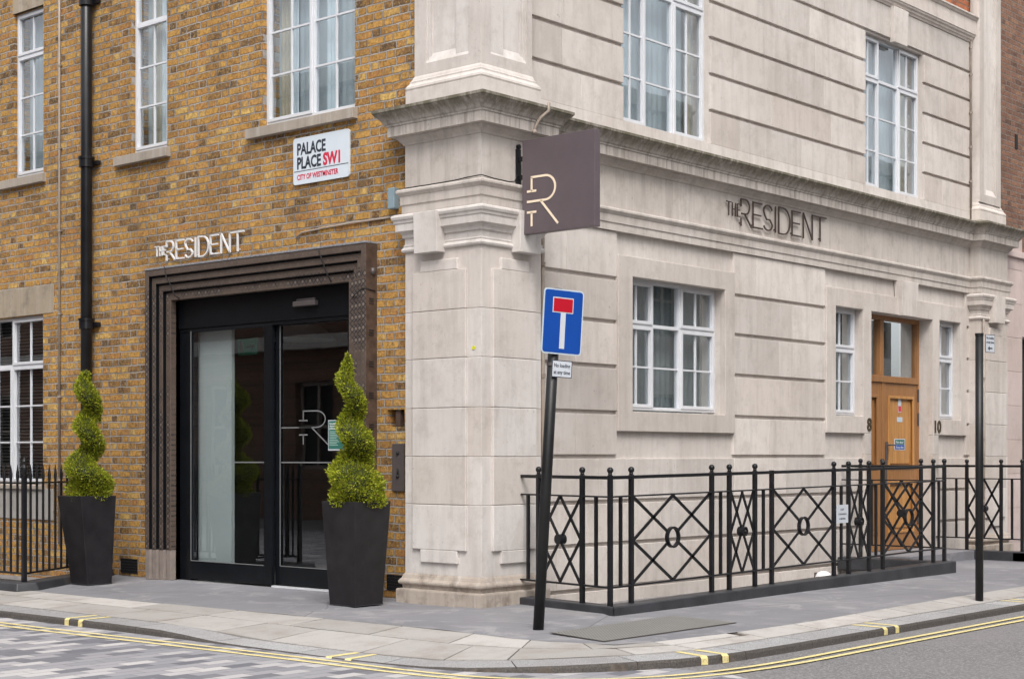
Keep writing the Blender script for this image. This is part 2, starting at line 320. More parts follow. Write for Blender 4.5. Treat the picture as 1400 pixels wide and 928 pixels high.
mr = m.n('ShaderNodeMapRange'); mr.inputs[1].default_value = .002; mr.inputs[2].default_value = .005; m.l(ed, mr.inputs[0])
c = m.mix(mr.outputs[0], m.mix(.85, c, (.10, .095, .09)), c)
m.base(c); m.set(rough=.8); m.bump(m.math('ADD', m.math('MULTIPLY', mr.outputs[0], .5), m.math('MULTIPLY', n_, .3)), .3, .004); M['setts'] = m.m
m = NT('yellow_road_paint'); co = m.coord(); n_ = m.noise(co, 55, 4, .75)
c = m.mix(m.ramp(n_, [(.50, (0, 0, 0)), (.66, (1, 1, 1))]), m.mix(m.noise(co, 3, 4), (.66, .54, .21), (.74, .64, .30)), (.32, .29, .23))
m.base(c); m.set(rough=.8); M['yellow'] = m.m
m = NT('chequer_plate'); co = m.coord(); v = m.n('ShaderNodeTexChecker'); v.inputs['Scale'].default_value = 62
m.l(co, v.inputs[0]); n_ = m.noise(co, 4, 5, .7)
m.base(m.mix(v.outputs[1], m.mix(n_, (.12, .12, .115), (.16, .157, .15)), m.mix(n_, (.19, .188, .178), (.245, .24, .225)))); m.set(rough=.6, metal=.1); m.bump(v.outputs[1], .4, .004); M['plate'] = m.m

# ------------------------------------------------------------------ mesh helpers
IDT = lambda x, y, z: (x, y, z)
XB, YB = .11, .15
PL = lambda s, n, z: (XB - n, s, z)          # brick wall face: s along +Y, n outwards
PR = lambda s, n, z: (s, YB - n, z)          # stone wall face: s along +X, n outwards

class MB:
    def __init__(s, f=IDT): s.bm = bmesh.new(); s.f = f
    def box(s, a0, a1, b0, b1, c0, c1, f=None):
        f = f or s.f
        v = [s.bm.verts.new(f(x, y, z)) for x in (a0, a1) for y in (b0, b1) for z in (c0, c1)]
        for q in ((0, 1, 3, 2), (4, 6, 7, 5), (0, 4, 5, 1), (2, 3, 7, 6), (0, 2, 6, 4), (1, 5, 7, 3)):
            s.bm.faces.new([v[i] for i in q])
        return s
    def hexa(s, lo, hi, f=None):             # lo, hi : four corners each
        f = f or s.f
        a = [s.bm.verts.new(f(*p)) for p in lo]; b = [s.bm.verts.new(f(*p)) for p in hi]
        s.bm.faces.new(a); s.bm.faces.new(b)
        n = len(a)
        for i in range(n): s.bm.faces.new((a[i], a[(i+1) % n], b[(i+1) % n], b[i]))
        return s
    def tube(s, p, q, r, n=12, f=None, r2=None):
        f = f or s.f
        p, q = Vector(f(*p)), Vector(f(*q)); d = (q-p).normalized(); a = d.orthogonal().normalized(); b = d.cross(a); r2 = r if r2 is None else r2
        A = [s.bm.verts.new(p+(a*math.cos(t)+b*math.sin(t))*r) for t in [2*math.pi*i/n for i in range(n)]]
        B = [s.bm.verts.new(q+(a*math.cos(t)+b*math.sin(t))*r2) for t in [2*math.pi*i/n for i in range(n)]]
        s.bm.faces.new(A); s.bm.faces.new(B)
        for i in range(n): s.bm.faces.new((A[i], A[(i+1) % n], B[(i+1) % n], B[i]))
        return s
    def path(s, pts, r, n=8):
        P = [Vector(s.f(*p)) for p in pts]; rings = []
        for i, p in enumerate(P):
            d = (P[min(i+1, len(P)-1)] - P[max(i-1, 0)]).normalized()
            a = d.cross(Vector((.31, .17, .93))).normalized(); b = d.cross(a)
            rings.append([s.bm.verts.new(p+(a*math.cos(2*math.pi*k/n)+b*math.sin(2*math.pi*k/n))*r) for k in range(n)])
        for A, B in zip(rings, rings[1:]):
            for i in range(n): s.bm.faces.new((A[i], A[(i+1) % n], B[(i+1) % n], B[i]))
        s.bm.faces.new(rings[0]); s.bm.faces.new(rings[-1]); return s
    def bar(s, p, q, w, d, nrm):             # flat bar from p to q
        p, q, nrm = Vector(s.f(*p)), Vector(s.f(*q)), Vector(nrm); t = (q-p).normalized(); a = t.cross(nrm).normalized()*w/2; b = nrm.normalized()*d/2
        v = [s.bm.verts.new(x) for x in (p-a-b, p+a-b, p+a+b, p-a+b, q-a-b, q+a-b, q+a+b, q-a+b)]
        for k in ((0, 3, 2, 1), (4, 5, 6, 7), (0, 1, 5, 4), (1, 2, 6, 5), (2, 3, 7, 6), (3, 0, 4, 7)): s.bm.faces.new([v[i] for i in k])
        return s
    def ball(s, c, r, sz=1):
        mt = Matrix.Translation(s.f(*c)) @ Matrix.Diagonal((1, 1, sz, 1))
        bmesh.ops.create_uvsphere(s.bm, u_segments=16, v_segments=10, radius=r, matrix=mt); return s
    def ring(s, c, ax, r, t, d, n=28):       # flat band ring, axis ax
        ax = Vector(ax).normalized(); a = ax.orthogonal().normalized(); b = ax.cross(a); c = Vector(s.f(*c)); R_ = []
        for i in range(n):
            e = a*math.cos(2*math.pi*i/n)+b*math.sin(2*math.pi*i/n)
            R_.append([s.bm.verts.new(c+e*rr+ax*dd) for rr, dd in ((r, -d/2), (r, d/2), (r-t, d/2), (r-t, -d/2))])
        for i in range(n):
            A, B = R_[i], R_[(i+1) % n]
            for k in range(4): s.bm.faces.new((A[k], A[(k+1) % 4], B[(k+1) % 4], B[k]))
        return s
    def ribbon(s, pts, wd, n0, n1):          # stroke in the (s,z) plane of the mapping
        P = [Vector(p) for p in pts]; L_, R2 = [], []
        for i, p in enumerate(P):
            if i == 0: d = (P[1]-P[0]).normalized(); k = 1
            elif i == len(P)-1: d = (P[-1]-P[-2]).normalized(); k = 1
            else:
                d1 = (P[i]-P[i-1]).normalized(); d2 = (P[i+1]-P[i]).normalized(); d = d1+d2
                if d.length < 1e-6: d = d1
                d.normalize(); k = 1/max(.5, d.dot(d1))
            o = Vector((-d.y, d.x))*wd/2*k; L_.append(p+o); R2.append(p-o)
        for i in range(len(P)-1):
            q = (L_[i], L_[i+1], R2[i+1], R2[i])
            s.hexa([(a.x, n0, a.y) for a in q], [(a.x, n1, a.y) for a in q])
        return s
    def wall(s, s0, s1, z0, z1, holes, depth, n=0.):   # holed slab, outer face at n
        S = sorted({s0, s1, *[h[0] for h in holes], *[h[1] for h in holes]}); Z = sorted({z0, z1, *[h[2] for h in holes], *[h[3] for h in holes]})
        S = [x for x in S if s0 <= x <= s1]; Z = [x for x in Z if z0 <= x <= z1]
        solid = lambda i, j: 0 <= i < len(S)-1 and 0 <= j < len(Z)-1 and not any(h[0]-1e-6 <= S[i] and S[i+1] <= h[1]+1e-6 and h[2]-1e-6 <= Z[j] and Z[j+1] <= h[3]+1e-6 for h in holes)
        vc = {}
        def V(a, b, c):
            k = (round(a, 5), round(b, 5), round(c, 5))
            if k not in vc: vc[k] = s.bm.verts.new(s.f(*k))
            return vc[k]
        for i in range(len(S)-1):
            for j in range(len(Z)-1):
                if not solid(i, j): continue
                a, b, c, d = S[i], S[i+1], Z[j], Z[j+1]
                for nn in (n, n-depth): s.bm.faces.new((V(a, nn, c), V(b, nn, c), V(b, nn, d), V(a, nn, d)))
                for (di, dj, p, q) in ((-1, 0, (a, c), (a, d)), (1, 0, (b, c), (b, d)), (0, -1, (a, c), (b, c)), (0, 1, (a, d), (b, d))):
                    if not solid(i+di, j+dj): s.bm.faces.new((V(p[0], n, p[1]), V(q[0], n, q[1]), V(q[0], n-depth, q[1]), V(p[0], n-depth, p[1])))
        return s
    def sweep(s, path, prof, close=False):   # prof (outward offset, z) swept along plan polyline with mitres; outward is to the right of travel reversed
        P = [Vector(p) for p in path]; offs = []
        for i in range(len(P)):
            ds = []
            if i > 0: ds.append((P[i]-P[i-1]).normalized())
            if i < len(P)-1: ds.append((P[i+1]-P[i]).normalized())
            ns = [Vector((-d.y, d.x))*-1 for d in ds]
            if len(ns) == 1: offs.append(ns[0])
            else:
                mm = ns[0]+ns[1]; mm.normalize(); offs.append(mm/max(.3, mm.dot(ns[0])))
        rows = [[s.bm.verts.new((P[i].x+offs[i].x*p, P[i].y+offs[i].y*p, z)) for p, z in prof] for i in range(len(P))]
        for A, B in zip(rows, rows[1:]):
            for k in range(len(prof)-1): s.bm.faces.new((A[k], A[k+1], B[k+1], B[k]))
        s.bm.faces.new(rows[0]); s.bm.faces.new(list(reversed(rows[-1]))); return s
    def poly(s, outer, z, holes=(), thick=0.):
        loops = [[Vector((x, y, 0)) for x, y in outer]]+[[Vector((x, y, 0)) for x, y in h] for h in holes]
        zz = z if callable(z) else (lambda x, y: z)
        vs_ = [s.bm.verts.new((v.x, v.y, zz(v.x, v.y))) for l_ in loops for v in l_]
        for t in tessellate_polygon(loops):
            try: s.bm.faces.new([vs_[i] for i in t])
            except ValueError: pass
        return s
    def build(s, name, mat, parent=None, smooth=False, bevel=0, label=None, recalc=True):
        if recalc: bmesh.ops.recalc_face_normals(s.bm, faces=s.bm.faces)
        me = bpy.data.meshes.new(name); s.bm.to_mesh(me); s.bm.free()
        if smooth:
            for p in me.polygons: p.use_smooth = True
        o = bpy.data.objects.new(name, me); me.materials.append(M[mat] if isinstance(mat, str) else mat); COL.objects.link(o)
        if parent: o.parent = parent
        if label: o['label'] = label
        if bevel:
            b = o.modifiers.new('bevel', 'BEVEL'); b.width = bevel; b.segments = 2; b.limit_method = 'ANGLE'; b.angle_limit = R(40)
        return o

def tag(o, label=None, cat=None, group=None, kind=None):
    for k, v in (('label', label), ('category', cat), ('group', group), ('kind', kind)):
        if v: o[k] = v
    return o
def thing(name, label, cat, group=None):
    o = bpy.data.objects.new(name, None); COL.objects.link(o); o.empty_display_size = .1
    return tag(o, label, cat, group)
def copyobj(src, parent, mat=None, loc=None):
    c = src.copy(); COL.objects.link(c); c.parent = parent
    if loc: c.location = loc
    return c
_tc = {}
def text_mesh(mb, txt, f, s0, z0, h, width=None, n0=.0, n1=.004, flip=1, bold=0, center=False):
    """lettering from the built-in typeface laid on plane f; cap height h"""
    cu = bpy.data.curves.new('t', 'FONT'); cu.body = txt; cu.size = 1; cu.resolution_u = 3; cu.offset = bold; cu.extrude = 0.5
    o = bpy.data.objects.new('t', cu); COL.objects.link(o)
    dg = bpy.context.evaluated_depsgraph_get(); me = bpy.data.meshes.new_from_object(o.evaluated_get(dg))
    xs = [v.co.x for v in me.vertices]; x0, x1 = min(xs), max(xs)
    capH = .70; sy = h/capH; sx = (width/(x1-x0)) if width else sy
    off = -(x1-x0)*sx/2 if center else 0
    vv = [mb.bm.verts.new(f(s0+flip*((v.co.x-x0)*sx+off), n0+(n1-n0)*(v.co.z+.5), z0+v.co.y*sy)) for v in me.vertices]
    for p in me.polygons:
        try: mb.bm.faces.new([vv[i] for i in p.vertices])
        except ValueError: pass
    bpy.data.objects.remove(o); bpy.data.meshes.remove(me); bpy.data.curves.remove(cu)
def struct(mb, name, mat, **k): return tag(mb.build(name, mat, **k), kind='structure')

# ================================================================== GROUND
ROAD = -.10
struct(MB().poly([(-60, -60), (60, -60), (60, 60), (-60, 60)], ROAD-.004), 'road', 'asphalt')
struct(MB().poly([(-9.2, -3.0), (-1.5, -3.0), (-1.5, -3.5), (-1.9, -4.3), (-9.2, -8.0)], ROAD).poly([(-9.2, -3.0), (-9.2, 40), (-1.5, 40), (-1.5, -3.0)], ROAD), 'paved_road', 'setts')

# stations along the kerb: (kerb outer xy, inner edge xy, slab/asphalt edge xy, kerb top z)
def lerp(a, b, t): return tuple(x+(y-x)*t for x, y in zip(a, b))
KO = [(-2.60, 16), (-2.60, 3.1), (-2.59, 1.6), (-2.60, .9), (-2.61, .25), (-2.62, -1.0), (-2.60, -1.75), (-2.48, -2.22), (-2.22, -2.60), (-1.85, -2.88), (-1.45, -3.05), (-1.02, -3.15), (-.08, -3.17), (1.0, -3.165), (3.8, -3.15), (20, -3.15)]
KI = [(-2.31, 16), (-2.31, 3.1), (-2.30, 1.6), (-2.31, .9), (-2.32, .25), (-2.33, -1.0), (-2.31, -1.62), (-2.22, -2.00), (-2.02, -2.33), (-1.70, -2.61), (-1.36, -2.79), (-.98, -2.87), (-.08, -2.88), (1.0, -2.875), (3.8, -2.86), (20, -2.86)]
AE = [(-1.52, 16), (-1.52, 3.1), (-1.455, 1.6), (-1.41, .9), (-1.43, .25), (-1.40, -.9), (-1.45, -1.35), (-1.48, -1.65), (-1.46, -1.95), (-1.40, -2.2), (-1.30, -2.42), (-1.00, -2.53), (-.10, -2.62), (1.0, -2.64), (3.8, -2.52), (20, -2.45)]
ZK = [-.045, -.045, -.045, -.05, -.088, -.094, -.090, -.075, -.055, -.045, -.045, -.045, -.045, -.045, -.045, -.045]
def dens(L_):
    out = []
    for i in range(len(L_)-1):
        d = math.dist(KO[i], KO[i+1]); k = max(1, round(d/.45))
        for j in range(k): out.append(lerp(L_[i], L_[i+1], j/k))
    out.append(L_[-1]); return out
ko, ki, ae, zk = dens(KO), dens(KI), dens(AE), [z[0] for z in dens([(z,) for z in ZK])]
N = len(ko); cum = [0]
for i in range(1, N): cum.append(cum[-1]+math.dist(ko[i], ko[i-1]))
def at(L_, sdist):
    for i in range(1, N):
        if cum[i] >= sdist or i == N-1:
            t = (sdist-cum[i-1])/(cum[i]-cum[i-1]); return lerp(L_[i-1], L_[i], min(1, max(0, t)))
zks = [(z,) for z in zk]
TOT = cum[-1]
def zslab(sd, v):                     # v 0 at kerb inner, 1 at asphalt edge
    z = at(zks, sd)[0]; return z+.006+( -.012-z-.006)*v
# bedding sheet under slabs and kerb
mb = MB()
rows = []
for i in range(N):
    zi = zk[i]-.006
    rows.append([mb.bm.verts.new((*ko[i], ROAD-.05)), mb.bm.verts.new((*lerp(ko[i], ki[i], .06), zi-.004)), mb.bm.verts.new((*ki[i], zi)), mb.bm.verts.new((*lerp(ki[i], ae[i], 1.06), -.020))])
for A, B in zip(rows, rows[1:]):
    for k in range(3): mb.bm.faces.new((A[k], A[k+1], B[k+1], B[k]))
struct(mb, 'pavement_bedding', 'joint')
# kerb stones
mb = MB(); sd = 0
while sd < TOT-.05:
    ln = random.uniform(.8, 1.0); e = min(TOT, sd+ln); n = max(1, round((e-sd)/.3))
    pr = []
    for j in range(n+1):
        t = sd+(e-sd)*j/n; t = min(max(t, sd+.004), e-.004); o, i_, z = at(ko, t), at(ki, t), at(zks, t)[0]
        i2 = lerp(i_, o, .03)
        bt = lerp(o, i_, .05)
        pr.append([mb.bm.verts.new(p) for p in ((*o, ROAD-.03), (*lerp(o, i_, .02), z-.018), (*bt, z), (*i2, z+.003), (*i2, ROAD-.03))])
    for A, B in zip(pr, pr[1:]):
        for k in range(4): mb.bm.faces.new((A[k], A[k+1], B[k+1], B[k]))
    mb.bm.faces.new(pr[0]); mb.bm.faces.new(pr[-1][::-1]); sd = e
o = struct(mb, 'kerb', 'granite'); o.data.materials.append(M['kerb_face'])
for p in o.data.polygons:
    if abs(p.normal.z) < .75 and p.center.z < -.03: p.material_index = 1
# york stone slabs
mb = MB(); rs = random.Random(5)
bands = [(0.0, .58), (.58, 1.0)]
for bi, (v0, v1) in enumerate(bands):
    sd = .2*bi
    while sd < TOT-.05:
        s_here = sd; right = at(ko, sd)[0] > -.9 and at(ko, sd)[1] < -2.5
        ln = rs.uniform(.55, 1.0) if bi == 0 else rs.uniform(.7, 1.05); e = min(TOT, sd+ln)
        if bi == 1 and right: break
        V1 = 1.0 if right else v1
        q = []
        g = .009
        for (sx, vv) in ((sd+g, v0), (e-g, v0), (e-g, V1), (sd+g, V1)):
            wd = math.dist(at(ki, sx), at(ae, sx)); gv = g/max(.1, wd); v_ = vv+(gv if vv == v0 else -gv*(1 if vv < 1 else 0))
            p = lerp(at(ki, sx), at(ae, sx), v_); q.append((*p, zslab(sx, v_)+rs.uniform(-.0015, .0015)))
        mid = max(1, round((e-sd)/.35))
        vs_ = [mb.bm.verts.new(p) for p in q]; lo_ = [mb.bm.verts.new((p[0], p[1], p[2]-.02)) for p in q]
        mb.bm.faces.new(vs_)
        for k in range(4): mb.bm.faces.new((vs_[k], vs_[(k+1) % 4], lo_[(k+1) % 4], lo_[k]))
        sd = e
struct(mb, 'paving_slabs', 'slab', bevel=0)
# footway asphalt with the three basement areas left open
pitA = [(.50, .20), (.60, .20), (6.40, .20), (6.40, -1.14), (.33, -1.14)]
pitA = [(.55, .16), (6.36, .16), (6.36, -1.12), (.36, -1.12)]
pitB = [(8.78, .16), (30, .16), (30, -.98), (8.78, -.98)]
pitC = [(.12, 5.66), (.12, 16), (-1.5, 16), (-1.5, 4.70)]
outer = [(ae[i][0], ae[i][1]) for i in range(N)]
outer = [(x, y) for x, y in outer] + [(20.5, -2.45), (31, -2.45), (31, 1.0), (.5, 1.0), (.5, 16)]
zf = lambda x, y: -.012 if (x < -1.25 or y < -2.3) else .0
mb = MB().poly(outer, zf, [pitA, pitB, pitC])
struct(mb, 'footway', 'footway')
mb = MB()
for p in (pitA, pitB, pitC):
    x0, x1, y0, y1 = min(a for a, b in p), max(a for a, b in p), min(b for a, b in p), max(b for a, b in p)
    mb.box(x0-.02, x1+.02, y0-.02, y1+.02, -2.6, -2.5)
struct(mb, 'basement_floor', 'cement')
mb = MB()
for p in (pitA, pitB, pitC):
    for a, b in zip(p, p[1:]+p[:1]):
        if max(abs(a[1]-.16), abs(b[1]-.16)) < .01 or max(abs(a[0]-.12), abs(b[0]-.12)) < .01: continue
        mb.bm.faces.new([mb.bm.verts.new(q) for q in ((*a, -.001), (*b, -.001), (*b, -2.55), (*a, -2.55))])
struct(mb, 'basement_retaining_wall', 'cement', recalc=False)
cvq = [(-1.10, -1.66), (-1.24, -2.28), (.44, -2.285), (.50, -1.62)]
def inset(q, k): cx = sum(p[0] for p in q)/4; cy = sum(p[1] for p in q)/4; return [(p[0]+(cx-p[0])/abs(cx-p[0])*k, p[1]+(cy-p[1])/abs(cy-p[1])*k) for p in q]
struct(MB().poly(cvq, lambda x, y: .0022-.012*(-1.12-y)/1.45), 'cover_frame', 'joint')
struct(MB().poly(inset(cvq, .010), lambda x, y: .0046-.012*(-1.12-y)/1.45), 'access_cover', 'plate')
struct(MB().box(6.95, 8.74, -.42, .47, -.02, .115), 'doorstep', 'footway', bevel=.008)
# double yellow lines
def strip(mb, pts, wd, z):
    P = [Vector(p) for p in pts]; L_, R2 = [], []
    for i, p in enumerate(P):
        d = (P[min(i+1, len(P)-1)]-P[max(0, i-1)]).normalized(); o = Vector((-d.y, d.x))*wd/2
        L_.append(mb.bm.verts.new((*(p+o), z))); R2.append(mb.bm.verts.new((*(p-o), z)))
    for i in range(len(P)-1): mb.bm.faces.new((L_[i], L_[i+1], R2[i+1], R2[i]))
base_line = [(-2.86, 16), (-2.86, 2.7), (-2.83, 1.7), (-2.78, .8), (-2.75, 0), (-2.72, -1.05), (-2.72, -1.9), (-2.66, -2.35), (-2.50, -2.72), (-2.22, -3.03), (-1.85, -3.24), (-1.35, -3.37), (-.7, -3.42), (0, -3.41), (1.1, -3.40), (3.2, -3.39), (9, -3.38), (22, -3.38)]
def smooth(L_):
    for _ in range(2):
        n_ = [L_[0]]
        for a, b in zip(L_, L_[1:]): n_ += [lerp(a, b, .25), lerp(a, b, .75)]
        L_ = n_+[L_[-1]]
    return L_
bl = smooth(base_line)
mb = MB(); strip(mb, bl, .048, ROAD+.004)
off = []
for i, p in enumerate(bl):
    d = (Vector(bl[min(i+1, len(bl)-1)])-Vector(bl[max(0, i-1)])).normalized(); off.append((p[0]+d.y*.125, p[1]-d.x*.125))
strip(mb, off, .048, ROAD+.004)
struct(mb, 'double_yellow_lines', 'yellow', recalc=False)
# loading marks across the kerb
mb = MB()
def kmark(sd_, wd=.06):
    for k in (0, .19):
        a, b = sd_+k, sd_+k+wd
        for (u, v) in ((a, b),):
            q = []
            for t in (u, v):
                o, i_, z = Vector(at(ko, t)), Vector(at(ki, t)), at(zks, t)[0]; out = (o-i_).normalized()
                q.append([(*(o+out*.003), ROAD+.0), (*(o+out*.002), z-.010), (*lerp(o, i_, .05), z+.0035), (*lerp(o, i_, .97), z+.0065), (*lerp(o, i_, 1.35), z+.016)])
            A = [mb.bm.verts.new(p) for p in q[0]]; B = [mb.bm.verts.new(p) for p in q[1]]
            for n_ in range(3): mb.bm.faces.new((A[n_], B[n_], B[n_+1], A[n_+1]))
def sd_of(x, y): return min(range(int(TOT*100)), key=lambda k: math.dist(at(ko, k/100), (x, y)))/100
for p in ((-2.6, 2.25), (-2.62, -.93), (-1.25, -3.10), (1.13, -3.16), (3.9, -3.15)): kmark(sd_of(*p))
struct(mb, 'loading_marks', 'yellow', recalc=False)

# ================================================================== HOTEL BUILDING
H = thing('hotel_building', 'corner hotel with yellow brick side and pale rusticated stone front meeting at a stone pier', 'building')
WL = [(6.82, 7.435, 4.50, 6.41), (4.515, 5.135, 4.50, 6.41), (1.675, 2.98, 4.50, 6.41)]
W4 = (6.826, 8.93, .955, 2.895)
DOOR = (1.69, 4.42, -.02, 2.905)
mb = MB(PL); mb.wall(.60, 15, -2.6, 9.5, [WL[0], WL[1], WL[2], W4, DOOR, (1.029, 1.244, 1.546, 1.701)], .38)
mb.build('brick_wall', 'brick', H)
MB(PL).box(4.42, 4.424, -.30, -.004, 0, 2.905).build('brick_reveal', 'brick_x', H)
# stone wall with openings
GW = (2.321, 3.933, 1.71, 3.015)
U1 = (2.20, 3.69, 4.50, 6.33); U2 = (6.95, 8.456, 4.50, 6.33)
S8 = (6.217, 6.862, 1.75, 3.015); S10 = (8.843, 9.456, 1.75, 3.02); ED = (7.057, 8.659, .0, 3.01)
holes = [GW, U1, U2, S8, S10, ED]
MB(PR).wall(.60, 9.85, -2.6, 9.5, holes, .40, -.03).build('stone_wall', 'stone', H)
rg = random.Random(11)
def courses(mb, zs, s0, s1, gap, cuts, z_over=.038, n1=0.):
    for zi, (za, zb) in enumerate(zs):
        segs = [(s0, s1)]
        for (c0, c1, cz0, cz1) in cuts:
            if cz0 < zb-.01 and cz1 > za+.01:
                ns = []
                for a, b in segs:
                    if c1 <= a or c0 >= b: ns.append((a, b)); continue
                    if c0 > a: ns.append((a, c0))
                    if c1 < b: ns.append((c1, b))
                segs = ns
        for a, b in segs:
            x = a; first = rg.uniform(.4, 1.2)
            while x < b-.001:
                e = min(b, x+(first if x == a else rg.uniform(.95, 1.35)))
                if b-e < .3: e = b
                mb.box(x+(0 if x == a else .002), e-(0 if e == b else .002), -.035, n1, za, zb-(z_over if z_over else 0)); x = e
ga = [-1.25, -.82, -.38, .055, .47, .87, 1.297, 1.715, 2.152, 2.577, 2.993]
zs = [(a, b) for a, b in zip(ga, ga[1:])] + [(2.993, 3.46)]
cutsL = [(2.094, 4.112, 1.521, 3.205), (6.01, 9.629, 1.552, 3.222), (7.0, 8.70, -3, 1.6)]
mb = MB(PR); courses(mb, zs, .74, 9.80, 0, cutsL)
mb.build('rusticated_blocks', 'stone', H, bevel=.004)
gb = [4.50, 4.86, 5.235, 5.61, 5.985, 6.36]
zs = [(a, b) for a, b in zip(gb, gb[1:])] + [(6.36, 6.77)]
mb = MB(PR); courses(mb, zs, .70, 9.80, 0, [(U1[0], U1[1], 4.4, 6.33), (U2[0], U2[1], 4.4, 6.33)])
mb.build('rusticated_blocks', 'stone', H, bevel=.004)
mb = MB(PR).box(.7, 9.80, -.035, .002, 4.37, 4.499); mb.build('sill_course', 'stone', H)
# reveals that the projecting blocks leave bare are closed by architraves
def architrave(s0, s1, z0, z1, hs, n=.018, split=()):
    mb = MB(PR)
    mb.wall(s0, s1, z0, z1, [(a+.003, b-.003, c+(.003 if c > z0 else 0), d-.003) for a, b, c, d in hs], .07, n)
    return mb
architrave(2.094, 4.112, 1.521, 3.205, [GW]).build('window_surround', 'stone', H, bevel=.005)
# wide surround of door and side lights
A_ = [S8, S10, (ED[0], ED[1], 1.552, ED[3])]
architrave(6.01, 9.629, 1.552, 3.222, A_).build('door_surround', 'stone', H, bevel=.005)
for (a, b) in ((6.90, 7.057), (8.659, 8.815)):
    mb = MB(PR)
    for z0, z1 in ((-.3, .47), (.472, .87), (.872, 1.30), (1.302, 1.550)): mb.box(a, b, -.035, .018, z0, z1)
    mb.build('door_jamb', 'stone', H, bevel=.004)
MB(PR).hexa([(7.74, -.02, 3.0), (8.09, -.02, 3.0), (8.09, .075, 3.0), (7.74, .075, 3.0)], [(7.69, -.02, 3.425), (8.14, -.02, 3.425), (8.14, .085, 3.425), (7.69, .085, 3.425)]).build('keystone', 'stone', H, bevel=.004)
for a, b in ((7.56, 7.93), (2.76, 3.13)):
    MB(PR).hexa([(a+.02, -.02, 6.31), (b-.02, -.02, 6.31), (b-.02, .05, 6.31), (a+.02, .05, 6.31)], [(a, -.02, 6.74), (b, -.02, 6.74), (b, .055, 6.74), (a, .055, 6.74)]).build('keystone', 'stone', H, bevel=.004)

# corner pier ---------------------------------------------------------------
PIER = [(.13, .91), (0, .91), (0, 0), (.79, 0), (.79, .17)]
FARP = [(9.744, .17), (9.744, 0), (10.60, 0), (10.60, .4)]
FULL = PIER[:4] + [(.79, .15), (9.744, .15)] + FARP[1:]
JZ = [.249, .861, 1.277, 1.699, 2.128, 2.544, 3.08]
def shaft(x0, x1, y0, y1, nm, matn):
    mb = MB()
    for a, b in zip(JZ, JZ[1:]): mb.box(x0, x1, y0, y1, a+(.0015 if a > .3 else -.01), b-.0015)
    mb.box(x0+.004, x1-.004, y0+.004, y1-.004, .2, 3.6)
    mb.box(x0+.001, x1-.001, y0+.001, y1-.001, 3.08, 4.1)
    return mb.build(nm, matn, H, bevel=.004)
shaft(0, .79, 0, .91, 'corner_pier', 'pier_stone')
shaft(9.744, 10.60, 0, .5, 'far_pilaster', 'stone')
def panels(f, a0, a1, b0, b1, matn, zt=2.985, zt2=2.887, zb2=.468, zb=.355, t=.026):
    mb = MB(f)
    rows = [(zb, zb2, 1)] + [(x, y, 0) for x, y in zip([zb2]+JZ[1:-1], JZ[1:-1]+[zt2])] + [(zt2, zt, 1)]
    for z0, z1, nar in rows:
        s0, s1 = (b0, b1) if nar else (a0, a1)
        mb.box(s0, s1, -.01, t, z0+(.0015 if z0 in JZ else 0), z1-(.0015 if z1 in JZ else 0))
    mb.build('raised_panel', matn, H, bevel=.006)
panels(lambda s, n, z: (-n, s, z), .16, .80, .26, .70, 'pier_stone')
panels(lambda s, n, z: (s, -n, z), .13, .70, .235, .60, 'pier_stone')
panels(lambda s, n, z: (s, -n, z), 9.88, 10.49, 9.98, 10.39, 'stone')
BASE = [(-.06, .252), (0, .252), (.012, .235), (.02, .215), (.024, .205), (.03, .20), (.042, .185), (.045, .172), (.042, .160), (.030, .152), (.018, .148), (.015, .118), (.055, .113), (.058, .10), (.058, -.02), (-.06, -.02)]
MB().sweep(PIER, BASE).build('pier_base', 'base_stone', H)
MB().sweep(FARP, BASE).build('pilaster_base', 'base_stone', H)
CAP = [(-.06, 3.075), (.006, 3.075), (.022, 3.085), (.027, 3.10), (.020, 3.115), (.008, 3.125), (.012, 3.14), (.001, 3.15), (.001, 3.205), (.018, 3.21), (.020, 3.235), (.034, 3.25), (.062, 3.265), (.064, 3.325), (.072, 3.335), (.076, 3.355), (.086, 3.365), (.092, 3.385), (.088, 3.40), (.07, 3.412), (-.06, 3.43)]
MB().sweep(PIER, CAP).build('pier_capital', 'pier_stone', H)
MB().sweep(FARP, CAP).build('pilaster_capital', 'stone', H)
def bracket(f, a, b, matn):
    mb = MB(f); mb.hexa([(a, 0, 3.045), (b, 0, 3.045), (b, .105, 3.045), (a, .105, 3.045)], [(a, 0, 3.402), (b, 0, 3.402), (b, .115, 3.402), (a, .115, 3.402)]); mb.build('bracket', matn, H, bevel=.004)
bracket(lambda s, n, z: (-n, s, z), .42, .70, 'pier_stone')
bracket(lambda s, n, z: (s, -n, z), .385, .665, 'pier_stone')
bracket(lambda s, n, z: (s, -n, z), 9.99, 10.28, 'stone')
STR = [(-.06, 3.425), (.022, 3.425), (.022, 3.492), (.032, 3.50), (.034, 3.572), (.042, 3.58), (.05, 3.592), (.060, 3.605), (.060, 3.622), (.05, 3.635), (.0, 3.645), (.0, 4.025), (.012, 4.03), (.018, 4.045), (.036, 4.06), (.055, 4.088), (.058, 4.098), (.112, 4.100), (.112, 4.186), (.122, 4.19), (.124, 4.203), (.136, 4.212), (.150, 4.235), (.172, 4.262), (.196, 4.285), (.206, 4.300), (.212, 4.305), (.212, 4.328), (.195, 4.335), (0, 4.385), (-.06, 4.39)]
MB().sweep(FULL, STR).build('cornice', 'cornice_stone', H)
PB = [(-.4, 4.38), (0, 4.38), (0, 4.508), (-.004, 4.51), (.002, 4.525), (-.002, 4.545), (-.016, 4.56), (-.026, 4.575), (-.026, 4.592), (-.038, 4.60), (-.045, 4.62), (-.057, 4.64), (-.4, 4.64)]
